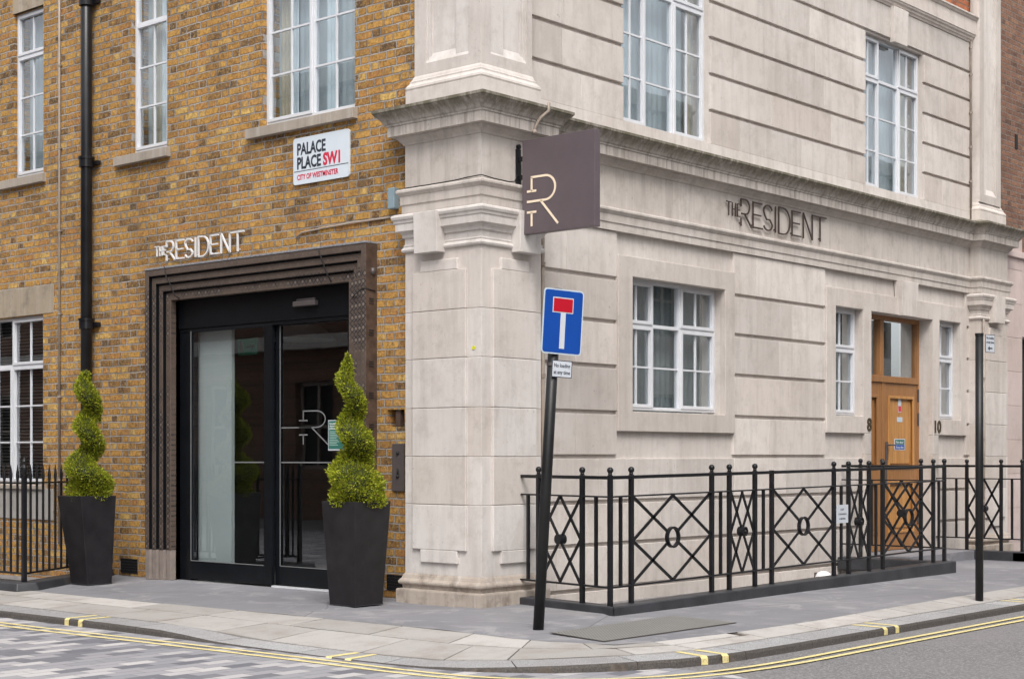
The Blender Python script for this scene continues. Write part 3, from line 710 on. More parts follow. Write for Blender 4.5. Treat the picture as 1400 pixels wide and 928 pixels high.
for nm, P_, mt in (('pier_plinth', [(.35, .905), (0, .905), (0, 0), (.79, 0), (.79, .3)], 'pier_stone'), ('pilaster_plinth', [(9.744, .3), (9.744, 0), (10.55, 0), (10.55, .4)], 'stone')):
    MB().sweep(P_, PB).build(nm, mt, H)
# upper pilasters with sunk moulded panels
def sunk(f, s0, s1, a, b, zb, zt, matn, core, joints=(4.97, 5.40, 5.83, 6.26, 6.69, 7.12)):
    mb = MB(f); mb.wall(s0, s1, 4.63, 9.5, [(a, b, zb, zt)], .05, 0)
    mb.box(s0+.01, s1-.01, -.30, -.032, 4.6, 9.5)
    mb.hexa([(a, -.034, zb), (b, -.034, zb), (b, -.001, zb), (a, -.001, zb)], [(a, -.034, zb+.085), (b, -.034, zb+.085), (b, -.033, zb+.085), (a, -.033, zb+.085)])
    for k in (0, 1):                   # stepped moulding on both sides
        for i in range(2):
            e = .028*(i+1)
            if k == 0: mb.box(a, a+e, -.034, -.012-.010*i, zb, zt)
            else: mb.box(b-e, b, -.034, -.012-.010*i, zb, zt)
    return mb.build('upper_pilaster', matn, H, bevel=.003)
sunk(lambda s, n, z: (.057-n, s, z), .055, .85, .20, .71, 4.74, 8.8, 'pier_stone', 0)
sunk(lambda s, n, z: (s, .057-n, z), .058, .735, .185, .655, 4.74, 8.8, 'pier_stone', 0)
sunk(lambda s, n, z: (s, .03-n, z), 9.80, 10.45, 9.93, 10.32, 4.74, 8.8, 'stone', 0)
MB().box(9.793, 9.99, .034, .3, 4.63, 9.5).build('pilaster_return', 'stone', H)
# upper string course and red brick above
US = [(-.06, 6.735), (.012, 6.735), (.02, 6.755), (.035, 6.765), (.04, 6.785), (.06, 6.80), (.065, 6.82), (.075, 6.825), (.075, 7.0), (.09, 7.01), (.10, 7.03), (.115, 7.04), (.115, 7.06), (-.06, 7.09)]
MB().sweep([(.70, .15), (9.79, .15)], US).build('string_course', 'stone', H)
MB(PR).box(.70, 9.79, -.04, -.012, 7.07, 9.5).build('red_brick_storey', 'red_brick', H)

# lintels and sills on the brick side
for i, (a, b, z0, z1) in enumerate(WL):
    MB(PL).box(a-.0, b+.02, -.03, .006, z1, z1+.36).build('lintel', 'lintel_stone', H, bevel=.004)
    c, d = ((6.767, 7.71), (4.46, 5.385), (1.638, 3.186))[i]
    mb = MB(PL).hexa([(c, -.1, 4.392), (d, -.1, 4.392), (d, .062, 4.392), (c, .062, 4.392)], [(c, -.1, 4.515), (d, -.1, 4.515), (d, .062, 4.488), (c, .062, 4.488)])
    mb.build('window_sill', 'sill_stone', H, bevel=.004)
MB(PL).box(6.612, 9.15, -.03, .006, 2.90, 3.22).build('lintel', 'lintel_stone', H, bevel=.003)
MB(PL).box(6.62, 9.15, -.03, .010, .56, .915).build('sill_apron', 'cement', H, bevel=.003)
MB(PL).hexa([(6.78, -.1, .905), (9.0, -.1, .905), (9.0, .035, .905), (6.78, .035, .905)], [(6.78, -.1, .965), (9.0, -.1, .965), (9.0, .035, .95), (6.78, .035, .95)]).build('window_sill', 'sill_stone', H, bevel=.003)

# windows -------------------------------------------------------------------
def window(f, a, b, z0, z1, n, cols, transom, lights, drapes=None, blind=False, dark=False, fw_=.032, cloth='curtain'):
    """cols: s positions of mullions; transom z or None; lights: (col, row, nv, nh, sash)"""
    mb = MB(f)
    mb.box(a, b, n-.07, n, z0, z0+fw_); mb.box(a, b, n-.07, n, z1-fw_, z1)
    mb.box(a, a+fw_, n-.07, n, z0+fw_, z1-fw_); mb.box(b-fw_, b, n-.07, n, z0+fw_, z1-fw_)
    edges = [a+fw_]
    for c in cols: mb.box(c-.015, c+.015, n-.068, n-.002, z0+fw_, z1-fw_); edges += [c-.015, c+.015]
    edges.append(b-fw_); xs = [(edges[i], edges[i+1]) for i in range(0, len(edges), 2)]
    ze = [z0+fw_]
    if transom:
        for (x0, x1) in xs: mb.box(x0, x1, n-.066, n-.004, transom-.018, transom+.018)
        ze += [transom-.018, transom+.018]
    ze.append(z1-fw_); zr = [(ze[i], ze[i+1]) for i in range(0, len(ze), 2)]
    fr = mb.build('window', 'upvc', H, bevel=.004)
    gl = MB(f); bars = MB(f); nb = ns = 0
    for (c, r, nv, nh, sh) in lights:
        x0, x1 = xs[c]; y0, y1 = zr[r]
        if sh:
            t = .027; ns += 1; k_ = .006; sash = MB(f)
            sash.wall(x0-k_, x1+k_, y0-k_, y1+k_, [(x0+t, x1-t, y0+t, y1-t)], .04, n+.010)
            sash.build('sash', 'upvc', fr, bevel=.003)
            x0 += t; x1 -= t; y0 += t; y1 -= t
        gl.box(x0-.005, x1+.005, n-.034, n-.030, y0-.005, y1+.005)
        for i in range(nv): xx = x0+(x1-x0)*(i+1)/(nv+1); bars.box(xx-.009, xx+.009, n-.040, n-.018, y0, y1); nb += 1
        for i in range(nh): zz_ = y0+(y1-y0)*(i+1)/(nh+1); bars.box(x0, x1, n-.041, n-.017, zz_-.009, zz_+.009); nb += 1
    gl.build('pane', 'glass', fr)
    if nb: bars.build('glazing_bars', 'upvc', fr)
    else: bars.bm.free()
    # curtains : softly pleated cloth
    cb = MB(f)
    def pleats(mbx, s0, s1, depth, amp, per, zz0, zz1):
        k = max(4, int((s1-s0)/per*6)); pv = None
        for i in range(k+1):
            s = s0+(s1-s0)*i/k; nn = depth+amp*math.sin(s/per*6.283+.7*math.sin(s*9))
            v = (mbx.bm.verts.new(f(s, nn, zz0)), mbx.bm.verts.new(f(s, nn, zz1)))
            if pv: mbx.bm.faces.new((pv[0], v[0], v[1], pv[1]))
            pv = v
    if blind:
        z = z0
        while z < z1: cb.hexa([(a, n-.10, z), (b, n-.10, z), (b, n-.14, z+.018), (a, n-.14, z+.018)], [(a, n-.10, z+.003), (b, n-.10, z+.003), (b, n-.14, z+.021), (a, n-.14, z+.021)]); z += .038
        cb.build('venetian_blind', 'blind', fr)
    elif not dark:
        pleats(cb, a-.02, b+.02, n-.17, .005, .085, z0-.02, z1+.02)
        cb.build('net_curtain', cloth, fr, smooth=True, recalc=False)
    else: cb.bm.free()
    for (s0, s1, mt) in (drapes or ()):
        db = MB(f); pleats(db, s0, s1, n-.135, .018, .06, z0-.02, z1+.02); db.build('curtain', mt, fr, smooth=True, recalc=False)
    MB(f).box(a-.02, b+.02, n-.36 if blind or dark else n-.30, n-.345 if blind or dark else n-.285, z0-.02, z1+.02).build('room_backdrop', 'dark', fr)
    return fr
NL = -.045
window(PL, 6.82, 7.435, 4.515, 6.41, NL, [], 5.91, [(0, 0, 1, 2, 1), (0, 1, 1, 0, 1)], [(6.85, 6.93, 'white_drape')])
window(PL, 4.515, 5.135, 4.515, 6.41, NL, [], 5.88, [(0, 0, 1, 2, 1), (0, 1, 1, 0, 0)], [(4.84, 4.99, 'drape'), (4.79, 4.84, 'white_drape')])
window(PL, 1.675, 2.98, 4.515, 6.41, NL, [2.30], 5.88, [(0, 0, 1, 2, 0), (1, 0, 1, 2, 1), (0, 1, 1, 0, 0), (1, 1, 1, 0, 0)], [(2.76, 2.93, 'drape'), (2.65, 2.75, 'white_drape'), (2.10, 2.25, 'white_drape')])
window(PL, 6.826, 8.93, .965, 2.893, NL, [7.53, 8.23], 2.33, [(0, 0, 1, 2, 1), (1, 0, 1, 2, 1), (2, 0, 1, 2, 1), (0, 1, 1, 0, 1), (1, 1, 1, 0, 0), (2, 1, 1, 0, 1)], blind=True)
NR = -.085
window(PR, U1[0], U1[1], 4.50, 6.33, NR, [2.66, 3.13], 5.86, [(0, 0, 1, 2, 1), (1, 0, 0, 2, 0), (2, 0, 1, 2, 1), (0, 1, 1, 0, 1), (1, 1, 0, 0, 0), (2, 1, 1, 0, 1)], [(3.50, 3.64, 'drape'), (2.45, 2.55, 'white_drape')])
window(PR, U2[0], U2[1], 4.50, 6.33, NR, [7.42, 7.92], 5.82, [(0, 0, 1, 2, 1), (1, 0, 0, 2, 0), (2, 0, 1, 2, 1), (0, 1, 1, 0, 1), (1, 1, 0, 0, 0), (2, 1, 1, 0, 1)], [(8.27, 8.41, 'drape'), (8.05, 8.12, 'white_drape')])
window(PR, GW[0], GW[1], 1.735, 3.015, -.115, [2.83, 3.30], 2.57, [(0, 0, 1, 1, 1), (1, 0, 0, 1, 0), (2, 0, 1, 1, 1), (0, 1, 1, 0, 1), (1, 1, 0, 0, 0), (2, 1, 1, 0, 1)], cloth='grey_net')
window(PR, S8[0], S8[1], 1.765, 3.015, -.095, [], 2.54, [(0, 0, 1, 1, 1), (0, 1, 1, 0, 1)], cloth='grey_net')
window(PR, S10[0], S10[1], 1.765, 3.02, -.095, [], 2.54, [(0, 0, 1, 1, 1), (0, 1, 1, 0, 1)], cloth='grey_net')

# oak entrance door -----------------------------------------------------------
D = MB(PR)
yd = -.17
D.box(7.057, 7.10, yd-.09, yd, .115, 3.01); D.box(8.62, 8.659, yd-.09, yd, .115, 3.01); D.box(7.10, 8.62, yd-.09, yd, 2.955, 3.01)
D.box(7.10, 8.62, yd-.09, yd+.012, 2.19, 2.27); D.box(7.62, 7.71, yd-.088, yd+.006, 2.27, 2.955); D.box(7.68, 7.745, yd-.088, yd-.002, .115, 2.19)
ed = D.build('entrance_door', 'oak', H, bevel=.005)
for a, b, nm in ((7.10, 7.68, 'side_leaf'), (7.747, 8.62, 'door_leaf')):
    lf = MB(PR); w_ = .11
    lf.box(a, a+w_, yd-.06, yd-.012, .12, 2.188); lf.box(b-w_, b, yd-.06, yd-.012, .12, 2.188)
    for z0, z1 in ((.12, .34), (.96, 1.14), (2.02, 2.188)): lf.box(a+w_, b-w_, yd-.06, yd-.012, z0, z1)
    q = lf.build(nm, 'oak', ed, bevel=.004)
    for z0, z1 in ((.34, .96), (1.14, 2.02)):
        mm = MB(PR)
        mm.wall(a+w_-.012, b-w_+.012, z0-.012, z1+.012, [(a+w_+.022, b-w_-.022, z0+.022, z1-.022)], .02, yd+.002)
        mm.box(a+w_, b-w_, yd-.05, yd-.04, z0, z1)
        mm.box(a+w_+.05, b-w_-.05, yd-.045, yd-.028, z0+.05, z1-.05)
        mm.build('door_panel', 'oak_light' if nm == 'door_leaf' else 'oak', q, bevel=.004)
MB(PR).box(7.71, 8.62, yd-.05, yd-.045, 2.27, 2.955).box(7.10, 7.62, yd-.05, yd-.045, 2.27, 2.955).build('fanlight_pane', 'glass', ed)
MB(PR).box(7.06, 8.65, yd-.40, yd-.39, .1, 3.0).build('hall_backdrop', 'grey_net', ed)
MB(PR).box(7.775, 7.86, yd-.012, yd-.006, 1.24, 1.46).build('letter_plate', 'steel', ed)
mb = MB(PR); mb.tube((7.80, yd-.012, 1.42), (7.80, yd+.045, 1.42), .011); mb.tube((7.80, yd+.045, 1.42), (7.92, yd+.045, 1.42), .010); mb.build('handle', 'steel', ed)
mb = MB(PR); mb.tube((7.79, yd+.0, .9), (7.79, yd+.0, 1.40), .009); mb.build('pull_bar', 'steel', ed)
for z in (1.75, 2.05, .5): MB(PR).box(8.618, 8.632, yd-.01, yd+.012, z-.08, z+.08).build('hinge', 'steel', ed)

MB(PR).box(8.14, 8.22, yd-.027, yd-.025, 1.83, 2.03).build('warning_label', 'sign_white', ed)
MB(PR).box(8.145, 8.215, yd-.0252, yd-.0235, 1.84, 1.91).build('label_print', 'sign_red', ed)
MB(PR).box(8.11, 8.25, yd-.027, yd-.025, 1.71, 1.77).build('name_plate', 'sign_grey', ed)
MB(PR).box(8.04, 8.32, yd-.027, yd-.025, 1.36, 1.50).build('door_notice', 'sign_white', ed)
MB(PR).box(8.055, 8.305, yd-.0252, yd-.0235, 1.37, 1.425).build('notice_print', 'blue', ed)
MB(PR).box(8.055, 8.305, yd-.0252, yd-.0235, 1.43, 1.49).build('notice_print', 'poster_green', ed)
mb = MB(PR); text_mesh(mb, 'Fire door', PR, 8.18, 1.445, .028, .20, yd-.0236, yd-.0225, 1, .02, True); text_mesh(mb, 'Keep shut', PR, 8.18, 1.383, .028, .20, yd-.0236, yd-.0225, 1, .02, True); mb.build('notice_text', 'sign_white', ed)
# automatic glass doors --------------------------------------------------------
xd = -.09
SD = MB(PL)
SD.box(4.24, 4.42, xd-.10, xd, 0, 2.58); SD.box(1.69, 1.87, xd-.10, xd, 0, 2.58)
SD.box(1.69, 4.42, xd-.12, xd+.02, 2.60, 2.905); SD.box(1.69, 4.42, xd-.10, xd+.008, 2.565, 2.60)
sdo = SD.build('sliding_door', 'door_black', H, bevel=.004)
for a, b, n_ in ((2.945, 4.25, xd+.012), (1.80, 2.955, xd-.045)):
    lf = MB(PL)
    wL, wR = (.03, .115) if a > 2.5 else (.07, .075)
    lf.box(a, a+wR, n_-.04, n_, .02, 2.575); lf.box(b-wL, b, n_-.04, n_, .02, 2.575)
    lf.box(a+wR, b-wL, n_-.04, n_, .02, .205); lf.box(a+wR, b-wL, n_-.04, n_, 2.555, 2.575)
    q = lf.build('door_leaf', 'door_black', sdo, bevel=.003)
    MB(PL).box(a+wR-.004, b-wL+.004, n_-.022, n_-.016, .20, 2.56).build('pane', 'door_glass', q)
    MB(PL).box(b-wL-.008, b-wL, n_+.0005, n_+.004, .205, 2.57).box(a+wR, b-wL-.008, n_+.0005, n_+.003, .203, .211).build('glass_seal', 'frost', q)
    st = MB(PL)
    st.box(a+wR, (3.55 if a > 2.5 else b-wL), n_-.0155, n_-.0145, 1.215, 1.227)
    st.build('safety_stripe', 'frost', q)
MB(PL).box(1.75, 2.94, xd-.03, xd+.02, .0, .016).build('threshold', 'upvc', sdo)
MB(PL).box(2.25, 2.565, xd+.02, xd+.075, 2.715, 2.765).box(2.28, 2.54, xd+.02, xd+.05, 2.765, 2.79).build('door_sensor', 'steel', sdo, bevel=.008)
def rt_logo(mb, f_, wd, n0, n1, jn=False):
    """f_: maps (u right 0..1, v down 0..1) to the (s,z) of the mesh plane"""
    arc = [(.33+.136*math.sin(t), .533-.128*math.cos(t)) for t in [math.pi*i/14 for i in range(15)]]
    for pts in ([(.135, .405), (.135, .552)], [(.07, .552), (.20, .552)], [(.125, .405)]+arc+[(.07, .662)], [(.265, .665), (.504, .925)], [(.07, .775), (.20, .775)], [(.135, .775), (.135, .925)]):
        mb.ribbon([f_(*p) for p in pts], wd, n0, n1)
lg = MB(PL)
rt_logo(lg, lambda u, v: (2.62-(u-.07)*.95, 1.72-(v-.40)*.62), .012, xd-.059, xd-.0575)
lg.box(2.44, 2.88, xd-.059, xd-.0575, 1.553, 1.565)
lg.build('door_logo', 'frost', sdo)
# posters on glass
PG = MB(PL).box(1.965, 2.20, xd-.060, xd-.056, 1.335, 1.625); po = PG.build('glass_poster', 'sign_white', sdo)
MB(PL).box(1.972, 2.192, xd-.0562, xd-.0545, 1.350, 1.616).build('poster_sheet', 'poster_green', po)
mb = MB(PL)
text_mesh(mb, 'Social', PL, 2.180, 1.583, .017, .085, xd-.0545, xd-.0538, -1, .02); text_mesh(mb, 'distancing', PL, 2.180, 1.560, .017, .14, xd-.0545, xd-.0538, -1, .02); text_mesh(mb, 'please', PL, 2.180, 1.537, .017, .11, xd-.0545, xd-.0538, -1, .02)
mb.build('poster_heading', 'white_letter', po)
mb = MB(PL)
for i in range(9):
    z = 1.512-i*.016; mb.box(2.180-random.uniform(.09, .15), 2.180, xd-.0545, xd-.0538, z, z+.006)
mb.build('poster_lines', 'poster_text', po)

# lobby seen through the glass ------------------------------------------------
lb = MB()
lb.box(.50, 5.0, 1.40, 1.43, 0, 2.92); lb.box(.50, 5.0, 5.60, 5.63, 0, 2.92); lb.box(4.97, 5.0, 1.43, 5.60, 0, 2.92)
lb.box(.485, 5.0, 1.40, 5.63, 2.90, 2.93)
lob = lb.build('lobby', 'room_grey', H)
MB().box(.30, 5.0, 1.43, 5.60, -.01, .005).build('lobby_floor', 'room_floor', lob)
MB().box(.34, .38, 3.75, 4.50, .005, 2.88).build('white_panel', 'room_white', lob)
MB().box(3.2, 3.3, 1.6, 3.9, .005, 2.4).build('curtain_screen', 'room_grey', lob)
mb = MB()
for i in range(14): mb.tube((3.15, 1.7+i*.16, .01), (3.15, 1.7+i*.16, 2.4), .05, 8)
mb.build('curtain', M['blind'], lob, smooth=True)
mb = MB(); 
for k in range(12):
    t0, t1 = math.pi*k/12, math.pi*(k+1)/12
c_ = (1.5, 4.0)
ring_lo = [(c_[0]+.38*math.cos(2*math.pi*i/32), c_[1]+.38*math.sin(2*math.pi*i/32), 2.54) for i in range(32)]
ring_hi = [(c_[0]+.22*math.cos(2*math.pi*i/32), c_[1]+.22*math.sin(2*math.pi*i/32), 2.70) for i in range(32)]
mb.hexa(ring_lo, ring_hi); mb.build('ceiling_unit', 'room_white', lob, smooth=False)
ex = thing('exit_sign', 'small green exit sign hanging inside the dark lobby behind the left glass door', 'sign')
mb = em = simple('green_exit_face', (.01, .09, .055), .4); em.node_tree.nodes['Principled BSDF'].inputs['Emission Color'].default_value = (.02, .30, .18, 1); em.node_tree.nodes['Principled BSDF'].inputs['Emission Strength'].default_value = .05
mb = MB().box(1.49, 1.51, 4.74, 5.06, 2.42, 2.60).build('sign_case', em, ex)
mb = MB(); fx = lambda s, n, z: (1.49-n, s, z)
mb.f = fx; mb.box(4.98, 5.03, 0, .003, 2.445, 2.575); mb.box(4.81, 4.92, 0, .003, 2.50, 2.518); mb.hexa([(4.82, 0, 2.475), (4.77, 0, 2.509), (4.82, 0, 2.543)], [(4.82, .003, 2.475), (4.77, .003, 2.509), (4.82, .003, 2.543)])
mb.build('pictogram', 'white_letter', ex)
# inner door : a slim rectangular outline of thin bars
mb = MB()
for a in (3.46, 3.58): mb.box(2.0, 2.01, a, a+.008, .75, 1.22)
mb.box(2.0, 2.01, 3.46, 3.588, 1.22, 1.228); mb.box(2.0, 2.01, 3.46, 3.588, .742, .75)
mb.build('inner_door_handle', 'frost', lob)

# stepped bronze door surround -------------------------------------------------
ds = None
for k in range(4):
    y0, y1, zt = 1.384+.08*k, 4.709-.08*k, 3.21-.08*k; n1 = .14-.03*k
    mb = MB(PL)
    nb = -.02
    g = .064 if k < 3 else .08
    mb.box(y0, y0+g, nb, n1, 0, zt); mb.box(y1-g, y1, nb, n1, .315, zt); mb.box(y0+g, y1-g, nb, n1, zt-g, zt)
    if k < 3:
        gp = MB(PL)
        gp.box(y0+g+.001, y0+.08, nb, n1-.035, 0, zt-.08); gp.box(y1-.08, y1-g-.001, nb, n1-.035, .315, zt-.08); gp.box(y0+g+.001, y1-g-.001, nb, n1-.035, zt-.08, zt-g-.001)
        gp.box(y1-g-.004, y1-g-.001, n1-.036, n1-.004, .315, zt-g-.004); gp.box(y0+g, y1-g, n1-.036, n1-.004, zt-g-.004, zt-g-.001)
    if k == 0: ds = mb.build('entrance_surround', 'bronze', H, bevel=.004)
    else: mb.build('surround_step', 'bronze', ds, bevel=.004)
    if k < 3: gp.build('black_gap', 'door_black', ds)  # black strips and thin liners between the surround steps
    MB(PL).box(y1-.076, y1-.004, nb, n1-.006, 0, .312).build('base_block', 'surround_base', ds, bevel=.004)
MB(PL).box(1.381, 1.384, .0, .137, 0, 3.205).build('plain_side_plate', 'bronze_plain', ds)
MB(PL).box(1.380, 4.712, .0, .146, 3.212, 3.232).build('lead_flashing', 'lead', ds, bevel=.003)
mb = MB(PL)
z = 2.66
while z > .3:
    for k in range(3): mb.box(1.3765, 1.3815, .045, .10, z+k*.022, z+k*.022+.010)
    z -= .285
mb.build('vent_slots', 'dark', ds)
MB(PL).ball((1.378, .055, 2.96), .028, 1.3).build('socket', 'steel', ds, smooth=True)
mb = MB(PL); mb.path([(4.40, .13, 3.235), (4.36, .148, 3.22), (4.33, .15, 3.12), (4.30, .12, 3.04), (4.27, .09, 2.93), (4.24, .05, 2.90)], .006); mb.build('cable', 'dark', ds, smooth=True); mb = MB(PL)
mb.path([(2.05, .10, 3.235), (2.01, .149, 3.20), (1.98, .13, 3.10), (1.95, .10, 2.98), (1.93, .06, 2.90)], .006); mb.build('cable', 'dark', ds, smooth=True); mb = MB(PL)
mb.path([(1.372, .03, 2.78), (1.376, .14, 2.80), (1.42, .146, 2.80), (1.52, .12, 2.77), (1.62, .08, 2.74), (1.70, .0, 2.75)], .005)
mb.build('cable', 'dark', ds, smooth=True)

# downpipes, conduits and small fittings ----------------------------------------
def pipe(f, s, n, r, z0, z1, collars, matn, name, cr=1.3, brk=True):
    p = MB(f).tube((s, n, z0), (s, n, z1), r, 20).build(name, matn, H, smooth=False)
    for q in p.data.polygons: q.use_smooth = len(q.vertices) == 4
    for z in collars:
        mb = MB(f).tube((s, n, z-.05*r/.06), (s, n, z+.05*r/.06), r*cr, 20).tube((s, n, z+.035*r/.06), (s, n, z+.06*r/.06), r*cr*1.12, 20)
        if brk: mb.box(s-r*2.0, s+r*2.0, -.005, n*.5, z-.02*r/.06, z+.02*r/.06)
        mb.build('pipe_collar', matn, p)
    return p
pipe(PL, 5.825, .10, .062, -.3, 9.5, [.9, 2.72, 4.48, 6.24, 8.0], 'black_paint', 'downpipe')
pipe(PL, 6.466, .022, .013, .3, 9.5, [1.02, 1.95, 2.878, 3.806, 4.734, 5.661, 6.59], 'conduit', 'conduit', 1.6)
pipe(PR, .93, .05, .019, .0, 3.42, [.95, 2.0, 3.0], 'pvc', 'thin_pipe', 1.35)
pipe(PR, 9.75, .02, .014, 4.4, 9.5, [4.9, 5.35, 5.8, 6.3, 6.66], 'conduit', 'thin_pipe', 1.5)
pipe(lambda s, n, z: (s, -n, z), 9.80, .022, .016, .0, 3.08, [.7, 1.5, 2.3], 'conduit', 'thin_pipe', 1.4)
MB(IDT).path([(.62, -.232, 4.35), (.615, -.235, 4.28), (.58, -.17, 4.22), (.56, -.13, 4.15), (.55, -.125, 4.08)], .014).ball((.55, -.125, 4.10), .022).build('overflow_pipe', 'pvc', H, smooth=True)
mb = MB(PL)
def grille(name, s0, s1, z0, z1):
    fr = MB(PL).box(s0, s1, -.02, .003, z0, z1).build(name, 'dark', H)
    g_ = MB(PL)
    k = 7
    for i in range(k+1): s = s0+(s1-s0)*i/k; g_.box(s-.003, s+.003, .003, .008, z0, z1)
    for i in range(6): z = z0+(z1-z0)*i/5; g_.box(s0, s1, .0035, .0085, z-.003, z+.003)
    g_.build('grille_bars', 'black_paint', fr)
mb.bm.free()
grille('air_brick', 5.032, 5.321, .035, .185); grille('air_brick', 1.02, 1.244, .075, .21)
mb = MB(PL).box(1.04, 1.234, -.3, -.29, 1.55, 1.70).box(1.10, 1.16, -.28, -.02, 1.55, 1.70); mb.build('meter_recess', 'bronze_plain', H)
e_ = MB(PL).box(1.02, 1.168, -.002, .022, .965, 1.395).build('entry_panel', 'steel', H, bevel=.006)
MB(PL).ball((1.09, .024, 1.31), .018).build('panel_button', 'dark', e_, smooth=True)
MB(PL).ball((1.09, .024, 1.10), .018).box(1.082, 1.098, .022, .03, 1.12, 1.17).build('panel_lock', 'dark', e_, smooth=True)
MB(PL).box(1.093, 1.178, 0, .07, 3.50, 3.69).build('junction_box', 'boxblue', H, bevel=.008)
mb = MB(PL); mb.path([(1.0, .015, 3.44), (1.3, .012, 3.435), (1.7, .015, 3.435), (2.1, .012, 3.425), (2.4, .014, 3.41), (2.48, .015, 3.36)], .008); mb.build('white_cable', 'pvc', H, smooth=True)
mb = MB(IDT); mb.path([(-.012, .9, 3.650), (-.010, .6, 3.650), (-.010, .3, 3.653), (-.012, .15, 3.662), (-.02, -.02, 3.664), (.15, -.012, 3.655), (.35, -.010, 3.652), (.42, -.014, 3.665), (.44, -.02, 3.72)], .005); mb.build('black_cable', 'dark', H, smooth=True)
MB(lambda s, n, z: (-n, s, z)).tube((.085, .0, 2.205), (.085, .006, 2.205), .017, 14).build('yellow_disc', 'yellow_dot', H)
# house numbers
for txt, s in (('8', 6.945), ('10', 8.70)):
    mb = MB(PR); text_mesh(mb, txt, PR, s, 1.585, .15, None, .018, .03, 1, .015); mb.build('house_number', 'brass', H)

# ================================================================== LETTERING SIGNS
def letters(mb, f2, wd, n0, n1):
    """the hotel name as slender strokes in units of the cap height; f2 maps (x, y)"""
    def S(x0, w_): return [(x0+w_*(.5+.46*math.cos(t)), .745+.23*math.sin(t)) for t in [R(a) for a in range(15, 181, 20)]] + [(x0+w_*(.06+.10*k), .66-.075*k) for k in range(1, 4)] + [(x0+w_*(.5+.2*1), .44)] + [(x0+w_*(.5+.46*math.cos(t)), .26-.23*math.sin(t)) for t in [R(a) for a in range(0, 171, 20)]]
    def Dd(x0, w_): return [(x0, 0), (x0, 1), (x0+w_*.40, 1)] + [(x0+w_*(.40+.58*math.sin(t)), .5+.5*math.cos(t)) for t in [math.pi*i/10 for i in range(1, 10)]] + [(x0+w_*.40, 0), (x0, 0)]
    K = []
    # small THE
    K += [[(-.92, .80), (-.60, .80)], [(-.76, .80), (-.76, .30)], [(-.52, .80), (-.52, .30)], [(-.32, .80), (-.32, .30)], [(-.52, .56), (-.32, .56)], [(-.20, .80), (-.20, .30)], [(-.20, .78), (.0, .78)], [(-.20, .56), (-.02, .56)], [(-.20, .33), (.0, .33)]]
    # R
    K += [[(.05, 1), (.05, .72)], [(.05, 1), (.35, 1)]+[(.35+.27*math.sin(t), .73+.27*math.cos(t)) for t in [math.pi*i/8 for i in range(1, 8)]]+[(.35, .46), (.08, .46)], [(.30, .46), (.75, 0)], [(.05, .30), (.05, 0)]]
    for x in (.86, 3.62): K += [[(x, 0), (x, 1)], [(x, .97), (x+.62, .97)], [(x, .52), (x+.55, .52)], [(x, .04), (x+.66, .04)]]
    K += [S(1.56, .66), [(2.42, 0), (2.42, 1)], Dd(2.66, .82), [(4.45, 0), (4.45, 1)], [(4.45, 1), (5.12, 0)], [(5.12, 0), (5.12, 1)], [(5.10, .97), (6.20, .97)], [(5.72, .97), (5.72, 0)]]
    for i, k in enumerate(K): mb.ribbon([f2(*p) for p in k], wd*(.62 if i < 9 else 1), n0, n1)
mb = MB(PL); letters(mb, lambda x, y: (4.492-x*.2035, 3.308+y*.200), .0145, .022, .040)
for x in (.05, .86, 2.42, 3.62, 5.72): mb.tube((4.492-x*.2035, 0, 3.33), (4.492-x*.2035, .03, 3.33), .006, 6)
tag(mb.build('hotel_name_lettering', 'white_letter'), 'white metal THE RESIDENT letters on the yellow brick above the entrance', 'lettering')
mb = MB(PR); letters(mb, lambda x, y: (4.20+x*.288, 3.708+y*.285), .016, .02, .032)
for x in (.05, .86, 2.42, 3.62, 5.72): mb.tube((4.20+x*.288, 0, 3.74), (4.20+x*.288, .03, 3.74), .007, 6)
tag(mb.build('hotel_name_lettering', 'bronze_letter'), 'dark bronze THE RESIDENT letters on the pale stone frieze', 'lettering')

# street name plate
sp = thing('street_sign', 'white enamel street name plate PALACE PLACE SW1 on the brick under the first floor window', 'sign')
def rounded(f, s0, s1, z0, z1, r, n0, n1, nm, mat, par):
    pts = []
    for cx, cz, a0 in ((s1-r, z1-r, 0), (s0+r, z1-r, 90), (s0+r, z0+r, 180), (s1-r, z0+r, 270)):
        for k in range(5): t = R(a0+k*22.5); pts.append((cx+r*math.cos(t), cz+r*math.sin(t)))
    return MB(f).hexa([(a, n0, b) for a, b in pts], [(a, n1, b) for a, b in pts]).build(nm, mat, par)
rounded(PL, 1.730, 2.508, 3.868, 4.312, .03, .004, .022, 'plate', 'white_sign', sp)
mb = MB(PL); text_mesh(mb, 'PALACE', PL, 2.45, 4.150, .108, .40, .022, .0245, -1, .028); text_mesh(mb, 'PLACE', PL, 2.45, 4.017, .108, .335, .022, .0245, -1, .028); mb.box(1.74, 2.498, .022, .0235, 3.990, 3.996); mb.build('name_text', 'sign_black', sp)
mb = MB(PL); text_mesh(mb, 'SW1', PL, 2.085, 4.017, .108, .235, .022, .0245, -1, .04); text_mesh(mb, 'CITY OF WESTMINSTER', PL, 2.45, 3.913, .048, .575, .022, .0245, -1, .02); mb.build('district_text', 'sign_red', sp)

